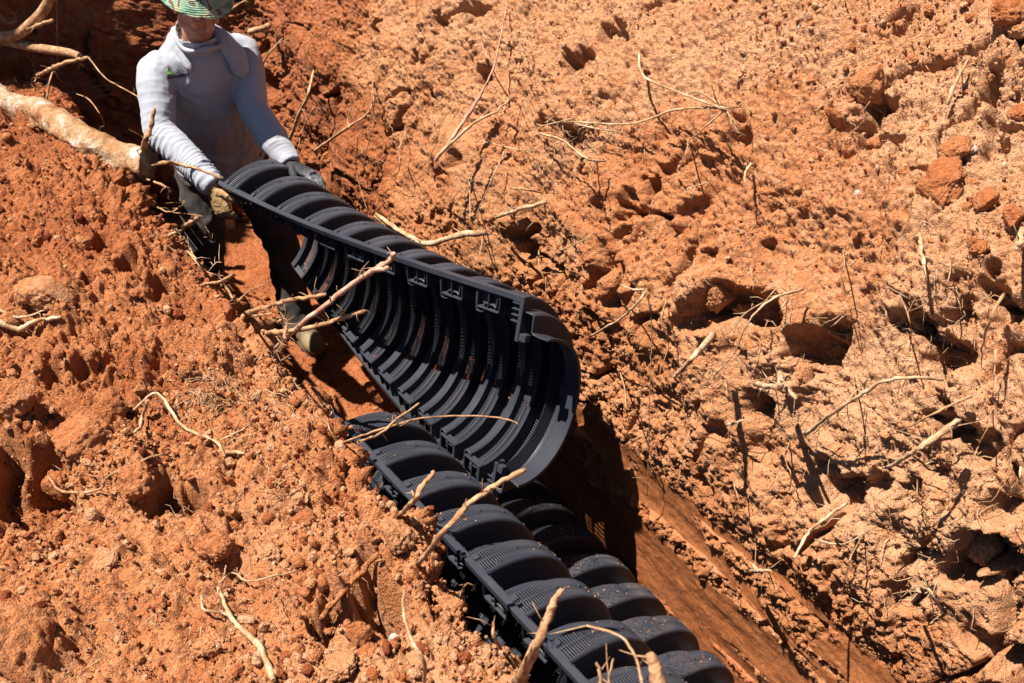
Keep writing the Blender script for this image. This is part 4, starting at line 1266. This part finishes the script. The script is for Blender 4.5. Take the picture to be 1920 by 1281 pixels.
# gloved hands: palm, four fingers of different lengths and a thumb
def hand(name, wrist, palm_dir, palm_n, across, curl, mats, spread=.10, thumb_side=1, thumb_curl=0.5):
    """palm_dir towards the knuckles, palm_n out of the back of the hand, across towards the little finger"""
    d_, n_, a_ = palm_dir.normalized(), palm_n.normalized(), across.normalized()
    bm = bmesh.new()
    loft(bm, [(wrist - d_ * .035, .034, .030, a_), (wrist, .033, .026, a_), (wrist + d_ * .03, .038, .022, a_), (wrist + d_ * .07, .044, .019, a_), (wrist + d_ * .10, .043, .016, a_)], 16)
    for k, (off_, ln) in enumerate(((-.032, .074), (-.011, .084), (.011, .079), (.031, .062))):
        q = wrist + d_ * .092 + a_ * off_
        dd = (d_ + a_ * (off_ / .03) * spread).normalized()
        pts, rr = [q - dd * .02], [.0125]
        ang = 0.15
        for j, fl in enumerate((.45, .32, .23)):
            ang += curl[k] * (0.55, 0.75, 0.5)[j]
            step = dd * math.cos(ang) - n_ * math.sin(ang)
            q2 = q + step * ln * fl
            pts += [q, q2] if j == 0 else [q2]
            q = q2
        rr = [.0125, .0122, .0112, .0102, .0090][:len(pts)]
        loft(bm, [(pp, r_, r_, a_) for pp, r_ in zip(pts, rr)], 10, 3)
        ball(bm, pts[-1], (.0088, .0088, .0088))
    q = wrist + d_ * .025 - a_ * .030
    t1 = (d_ * .65 - a_ * .65 - n_ * .35).normalized()
    t2 = (d_ * .85 - a_ * .15 - n_ * thumb_curl).normalized()
    pts = [q - t1 * .01, q + t1 * .03, q + t1 * .045 + t2 * .02, q + t1 * .047 + t2 * .048]
    loft(bm, [(pp, r_, r_, a_) for pp, r_ in zip(pts, (.016, .0145, .0125, .010))], 10, 3)
    ball(bm, pts[-1], (.0098, .0098, .0098))
    me = fuse(name, bm, .0028, 3)
    v, n = co_no(me)
    set_co(me, v + n * (0.0018 * (1 - np.abs(vn(v, 70, 130))) ** 3)[:, None])
    q_ = v - np.array(wrist)
    vattr(me, 'grip', sstep(.006, -.008, q_ @ np.array(n_)) )
    vattr(me, 'tip', sstep(.06, .12, q_ @ np.array(d_)))
    o = link(name, me, mats); reparent(o, person)
    return o
mg = NT('tan_work_glove'); p_ = mg.pos()
c = mg.ramp(mg.noise(p_, 30, 4), [(0.3, (0.24, 0.13, 0.05)), (0.7, (0.40, 0.245, 0.105))])
mg.base(mg.mix(mg.attr('grip'), c, (0.06, 0.04, 0.03))); mg.rough(0.8); mg.nor(mg.bump(mg.noise(p_, 160, 3), 0.3, 0.002))
mk = NT('black_work_glove'); p_ = mk.pos()
c = mk.ramp(mk.noise(p_, 120, 3), [(0.35, (0.05, 0.053, 0.058)), (0.7, (0.16, 0.168, 0.18))])
mk.base(mk.mix(mk.attr('tip'), (0.014, 0.014, 0.016), c)); mk.rough(0.8)
hand('glove', J['rw'] + Vector((-.002, -.015, -.012)), Vector((.12, -.42, -.85)), Vector((-.75, -.60, .15)), Vector((.35, -.78, .45)) * -1, (0.55, 0.75, 0.9, 1.0), mg.m, .08, 1, .7)
T_, c_, n_ = held_fr(0.09)
aw = Vector(T_ + c_ * .20 + n_ * 0.315)
pd = (aw - J['lw']).normalized()
hand('glove', J['lw'] + Vector((.004, -.02, -.010)), Vector((.50, -.80, -.26)), Vector((.40, .02, .92)), Vector((.80, .55, -.30)), (0.25, 0.3, 0.35, 0.45), mk.m, .16, 1, .5)

# bucket hat
bm = bmesh.new()
prof_h = [(0.0, .185), (.04, .184), (.066, .178), (.078, .160), (.084, .12), (.088, .085), (.092, .078), (.112, .066), (.132, .052), (.144, .042), (.146, .039), (.143, .037),
          (.130, .047), (.110, .061), (.090, .072), (.084, .078), (.080, .115), (.075, .155), (.03, .178), (0, .180)]
SEG = 48
loops = []
for (r, h) in prof_h:
    if r == 0:
        loops.append([bm.verts.new(hp(0, -.01, h))]); continue
    lp_ = []
    for k in range(SEG):
        a = 2 * PI * k / SEG
        wv_ = 0.006 * math.sin(3 * a + .6) * max(0, (r - .09) / .07)
        lp_.append(bm.verts.new(hp(r * math.cos(a) * .94, -.01 + r * 1.06 * math.sin(a), h + wv_)))
    loops.append(lp_)
for A, B in zip(loops[:-1], loops[1:]):
    for k in range(SEG):
        if len(A) == 1: bm.faces.new((A[0], B[k], B[(k + 1) % SEG]))
        elif len(B) == 1: bm.faces.new((A[k], B[0], A[(k + 1) % SEG]))
        else: bm.faces.new((A[k], B[k], B[(k + 1) % SEG], A[(k + 1) % SEG]))
bmesh.ops.recalc_face_normals(bm, faces=bm.faces)
for f in bm.faces: f.smooth = True
me = bpy.data.meshes.new('bucket_hat'); bm.to_mesh(me); bm.free()
v, n = co_no(me)
q_ = v - np.array(hp(0, -.01, 0)); 
vattr(me, 'ring', np.sqrt((q_ @ np.array(HL)) ** 2 + (q_ @ np.array(F_)) ** 2))
m = NT('camouflage_cloth'); p_ = m.pos()
c = m.ramp(m.noise(p_, 22, 2, 0.4, 1.0), [(0.40, (0.08, 0.15, 0.10)), (0.46, (0.15, 0.26, 0.18)), (0.56, (0.28, 0.28, 0.15)), (0.64, (0.09, 0.075, 0.08))])
for e in m.t.nodes:
    if e.bl_idname == 'ShaderNodeValToRGB': e.color_ramp.interpolation = 'CONSTANT'
m.base(c); m.rough(0.9)
ringw = m.math('SINE', m.math('MULTIPLY', m.attr('ring'), 900.0))
m.nor(m.bump(ringw, 0.5, 0.002))
reparent(link('bucket_hat', me, m.m), person)

# ------------------------------------------------------------ clods and stones
def clod(label, u, v, wpx, squash=0.7, sink=0.3, kind='earth_clod', cat='clod', mat=None, seed=0, tones=(0.0, 0.6), rug=1.0):
    q, n = hit(u, v)
    if q is None: return
    r = wpx * 0.44 * depth_px(q) / FPX
    tones = (tones[0] + .1, tones[1] * .5)
    V, F = ico(5)
    rg = np.random.default_rng(seed + 500)
    o_ = rg.random(3).astype(np.float32) * 20
    P1 = V + o_
    k = 1 + 0.30 * rug * fbm(P1, 0.9, 2, 3) + 0.16 * rug * (cells(P1, 1.7, 5) - .4) + 0.10 * rug * (cells(P1, 4.2, 6) - .4) + 0.05 * rug * fbm(P1, 7, 2, 8)
    W = V * k[:, None]
    # a few broken facets
    for _ in range(4):
        dn = rg.normal(size=3); dn /= np.linalg.norm(dn)
        h = W @ dn
        lim = np.percentile(h, 86)
        W -= np.maximum(h - lim, 0)[:, None] * dn * 0.75
    W *= np.array((1.0, rg.uniform(.75, 1.1), squash)) * r
    M_ = np.array(n.to_track_quat('Z', 'Y').to_matrix())
    a = rg.uniform(0, 6.28)
    Rz = np.array(((math.cos(a), -math.sin(a), 0), (math.sin(a), math.cos(a), 0), (0, 0, 1)))
    W = W @ Rz.T @ M_.T
    c = q + n * r * squash * (1 - 2 * sink)
    me = np_mesh(kind, W, F, True)
    vattr(me, 'pale', np.full(len(W), tones[0])); vattr(me, 'ruddy', np.full(len(W), tones[1])); vattr(me, 'cut', np.zeros(len(W)))
    o = link(kind, me, mat or SOIL)
    o.location = c
    return tag(o, label, cat, 'clods of red earth' if cat == 'clod' else None)
CL = [('big red clod in the top right corner of the spoil', 1880, 35, 75, .8, (0, .7)), ('grey tan clod beside the big red clod at the top', 1905, 55, 50, .8, (.5, 0)),
      ('angular red clod with a white stone behind it', 1792, 288, 62, .75, (.1, .4)), ('wide flat red clod below the angular one', 1765, 345, 105, .55, (0, .8)),
      ('round red clod at the right edge of the spoil', 1850, 378, 50, .9, (0, .7)), ('overhanging clod with a deep black shadow on the upper wall', 1632, 152, 80, .7, (.2, .4)),
      ('flat slab of clay casting a thin shadow on the upper wall', 1570, 218, 60, .35, (.1, .5)), ('red clod lying at the right edge above the white tipped splinter', 1905, 410, 60, .7, (0, .8)),
      ('small red clod below the round one', 1838, 470, 40, .7, (0, .7)), ('clod sitting just left of the wide flat one', 1690, 330, 38, .8, (.2, .4)),
      ('pebbly clod under the flat slab', 1635, 270, 30, .8, (.2, .3)), ('clod at the right edge below the grey tan one', 1912, 215, 46, .8, (0, .7)),
      ('smooth topped clod at the very bottom left corner', 40, 1235, 190, .5, (.2, .5)), ('square red clod with a shadowed face on the bank', 205, 770, 80, .8, (0, .7)),
      ('large red block of clay below the square clod', 155, 825, 120, .6, (.1, .6)), ('flat red chip beside the white forked root', 415, 795, 45, .5, (.1, .5)),
      ('second flat red chip right of the first beside the forked root', 455, 800, 55, .45, (.1, .5)), ('rounded tan clod at the left with roots beneath it', 85, 560, 110, .6, (.5, .2)),
      ('hanging lump of soil between two dark hollows', 115, 900, 70, .9, (0, .6)), ('broad clod overhanging the dark hollow in the bank', 260, 905, 95, .7, (.1, .6)),
      ('dark weathered clod on the bank above the fork of pale roots', 410, 1035, 75, .8, (.1, .6)), ('yellowish clod beside the dark weathered one', 508, 1037, 45, .8, (.6, .0)),
      ('red clod scooped out on its top', 570, 975, 60, .6, (.0, .7)), ('red flake at the foot of the buried ridge', 672, 1185, 60, .5, (0, .7)),
      ('second red flake below the first by the buried ridge', 690, 1222, 55, .45, (0, .7)), ('dark pebble clod beside the red flakes', 735, 1215, 32, .8, (0, .8)),
      ('small broken clod by the clump of hair roots', 225, 640, 45, .7, (.2, .5)), ('round clod on the crumbly bank below the log', 75, 450, 48, .8, (0, .8)),
      ('red clod on the trench floor between the legs of the worker', 430, 528, 24, .8, (0, .7)), ('cracked clod near the bottom of the bank', 640, 1250, 80, .6, (.5, .2)),
      ('lump of clay at the bottom edge left of the white root', 400, 1215, 90, .5, (.4, .3)), ('small round red clod on the pale gravelly bank', 300, 1130, 26, .8, (0, .7)),
      ('tan lump with a smooth top on the lower left bank', 200, 1050, 70, .5, (.6, .1)), ('low clod at the left edge above the hollow', 30, 740, 80, .6, (.2, .6)),
      ('crumbling clod on the bank edge over the chamber rail', 740, 1010, 90, .6, (.5, .2)), ('small red clod left of the boot on the bank edge', 470, 700, 34, .7, (.1, .6)),
      ('tan clod bulging over the big dark hollow of the right wall', 1345, 555, 75, .6, (.3, .3)), ('knob of clay jutting from the lower right wall', 1505, 700, 50, .7, (.5, .1)),
      ('grey brown lump with a black shadow low on the right wall', 1845, 1015, 100, .6, (.7, 0)), ('small clod stuck to the wall above the lump', 1760, 930, 40, .6, (.5, .1))]
for k, (lb, u, v, w_, sq, tn) in enumerate(CL):
    clod(lb, u, v, w_, sq, .32, seed=k, tones=tn)
# unlabelled by name but still individual: ordinary clods nobody could tell apart
rng = random.Random(21)
k = 0
spots = []
while k < 46:
    if k < 26: u, v = rng.uniform(0, 640), rng.uniform(420, 1270)
    else: u, v = rng.uniform(1480, 1900), rng.uniform(10, 470)
    if k < 26 and v < 280 + u * 1.05: continue
    if any((u - a) ** 2 + (v - b) ** 2 < 1600 for a, b in spots): continue
    spots.append((u, v))
    bank_ = k < 26
    clod('plain fist sized clod of red earth lying on the near bank' if bank_ else 'plain lump of red earth lying on the loose spoil of the upper wall',
         u, v, rng.uniform(18, 40) if bank_ else rng.uniform(14, 30), rng.uniform(.6, .9), .35, seed=100 + k, tones=(rng.uniform(0, .4), rng.uniform(.1, .7)))
    k += 1
for o in COL.objects:
    if o.get('label', '').startswith('plain fist'): o['group'] = 'plain clods on the near bank'
    if o.get('label', '').startswith('plain lump'): o['group'] = 'plain clods on the upper spoil'
mq = NT('white_quartz'); pq = mq.pos()
mq.base(mq.ramp(mq.noise(pq, 40, 3), [(0.3, (0.26, 0.22, 0.19)), (0.7, (0.37, 0.34, 0.32))])); mq.rough(0.6)
for lb, u, v, w_ in (('white quartz stone tucked behind the angular red clod', 1822, 285, 26), ('small white stone lying on the wall among loose lumps', 1608, 362, 13), ('tiny white stone near the top of the wall', 1498, 52, 9),
                     ('pale stone lying at the foot of the red flakes on the bank', 740, 1196, 26), ('small pale stone on the bank above the pale fork', 565, 1056, 12), ('white stone near the right edge among red clods', 1884, 308, 9)):
    clod(lb, u, v, w_, .6, .2, 'white_stone', 'stone', mq.m, seed=int(u), rug=.8)

# ------------------------------------------------------------ stake and fabric on the trench floor
ww = NT('raw_pine'); pw = ww.pos()
gr = ww.n('ShaderNodeTexNoise', i_Scale=30.0, i_Detail=5.0)
mp = ww.n('ShaderNodeMapping'); mp.inputs['Scale'].default_value = (3, 3, .25)
ww.l(pw, mp.inputs['Vector']); ww.l(mp.outputs[0], gr.inputs['Vector'])
ww.base(ww.ramp(gr.outputs['Fac'], [(0.35, (0.46, 0.26, 0.12)), (0.65, (0.66, 0.45, 0.26))])); ww.rough(0.75)
q, n = hit(432, 428)
stake = empty('survey_stake', q)
tag(stake, 'short wooden stake with pencilled writing driven into the trench floor behind the worker', 'stake')
bm = bmesh.new()
Hs = 0.36
a_ = math.radians(-20)
dx, dy = Vector((math.cos(a_), math.sin(a_), 0)) * .024, Vector((-math.sin(a_), math.cos(a_), 0)) * .018
pr = [(-1, -1), (1, -1), (1, 1), (-1, 1)]
lo = [bm.verts.new(q + dx * i + dy * j - Vector((0, 0, .04))) for i, j in pr]
hi = [bm.verts.new(q + dx * i + dy * j + Vector((.015, 0, Hs + .01 * i))) for i, j in pr]
for k in range(4): bm.faces.new((lo[k], lo[(k + 1) % 4], hi[(k + 1) % 4], hi[k]))
bm.faces.new(hi); bm.faces.new(lo[::-1])
me = bpy.data.meshes.new('stake_post'); bm.to_mesh(me); bm.free()
o = link('stake_post', me, ww.m); reparent(o, stake)
b = o.modifiers.new('b', 'BEVEL'); b.width = .002
bm = bmesh.new()
rng = random.Random(9)
face = (q - dy * 1.06)
for k in range(14):
    z = .05 + k * .02
    c = face + dx * rng.uniform(-.45, .15) + Vector((.015 * z / Hs, 0, z))
    e = dx * rng.uniform(.25, .5) + Vector((0, 0, rng.uniform(-.008, .010)))
    t_ = Vector((0, 0, .0022))
    vs_ = [bm.verts.new(x) for x in (c - t_, c + e - t_, c + e + t_, c + t_)]
    bm.faces.new(vs_)
me = bpy.data.meshes.new('pencil_writing'); bm.to_mesh(me); bm.free()
pk = NT('pencil'); pk.base((0.12, 0.10, 0.09)); pk.rough(.8)
o = link('pencil_writing', me, pk.m); reparent(o, stake)

mf = NT('grey_fabric'); pf = mf.pos()
mf.base(mf.mix(mf.ramp(mf.noise(pf, 30, 4), [(0.52, 0.0), (0.68, 1.0)]), (0.20, 0.215, 0.25), (0.20, 0.09, 0.04))); mf.rough(0.9)
ys = np.linspace(0.55, 1.75, 160); ts = np.linspace(0, 1, 14)
A, B = np.meshgrid(ys, ts, indexing='ij')
Xf = 1.615 + B * .045 + .006 * np.sin(A * 17)
Zf = 0.035 + .03 * B ** 2 + .012 * np.sin(A * 23 + B * 3) + .006 * np.sin(A * 61)
me = np_mesh('fabric_strip', np.stack([Xf, A, Zf], 2).reshape(-1, 3), grid_faces(160, 14))
o = link('fabric_strip', me, mf.m)
md = o.modifiers.new('t', 'SOLIDIFY'); md.thickness = .003
tag(o, 'crumpled pale grey fabric showing between the flat chamber and the right wall', 'fabric')

# ------------------------------------------------------------ the tree on the bank whose shade falls on the end of the trench
lf = NT('green_leaf'); lf.base((0.05, 0.10, 0.02)); lf.rough(.6)
tree = empty('broadleaf_tree', (-1.3, 7.6, 1.0))
tag(tree, 'leafy young tree on the left bank that shades the far end of the trench', 'tree')
bm = bmesh.new()
tk = [Vector((-1.3, 7.6, .9)), Vector((-1.25, 7.5, 1.8)), Vector((-1.0, 7.2, 2.8)), Vector((-.6, 6.9, 3.6)), Vector((-.35, 6.6, 4.1))]
rg = random.Random(4)
cc = catmull(tk, 8)
tube(bm, cc, [.075 - .055 * k / len(cc) for k in range(len(cc))], 10, .08, rg)
LFC = Vector((-.42, 6.62, 4.0))
limbs = []
for k in range(14):
    d_ = Vector((rg.gauss(0, 1) * .75, rg.gauss(0, 1) * 1.0, rg.gauss(0, .45))).normalized()
    e = LFC + Vector((d_.x * .6, d_.y * .95, d_.z * .45))
    st_ = cc[rg.randrange(16, len(cc))]
    limbs.append(e)
    tube(bm, catmull([st_, (st_ + e) / 2 + Vector((0, 0, .06)), e], 5), [.022 - .0016 * j for j in range(11)], 6, .1, rg)
me = bpy.data.meshes.new('trunk'); bm.to_mesh(me); bm.free()
reparent(link('trunk', me, ROOT), tree)
n_ = 14000
g = RNG.normal(size=(n_, 3)); g /= np.linalg.norm(g, axis=1, keepdims=True)
g *= RNG.random((n_, 1)) ** .4 * np.array((.70, 1.15, .5))
g += np.array(LFC)
g += 0.10 * np.stack([vn(g.astype(np.float32), 3, 7), vn(g.astype(np.float32), 3, 8), vn(g.astype(np.float32), 3, 9)], 1)
g = g[vn(g.astype(np.float32), 3.2, 15) > -0.5]
n_ = len(g)
q4 = np.array([(-.5, 0, 0), (0, .28, .05), (.5, 0, 0), (0, -.28, .05)], np.float32)
L_ = np.einsum('nij,kj->nki', rand_rot(n_), q4) * RNG.uniform(.08, .14, (n_, 1, 1)) + g[:, None]
me = np_mesh('crown', L_.reshape(-1, 3), np.arange(n_ * 4).reshape(-1, 4), False)
reparent(link('crown', me, lf.m), tree)
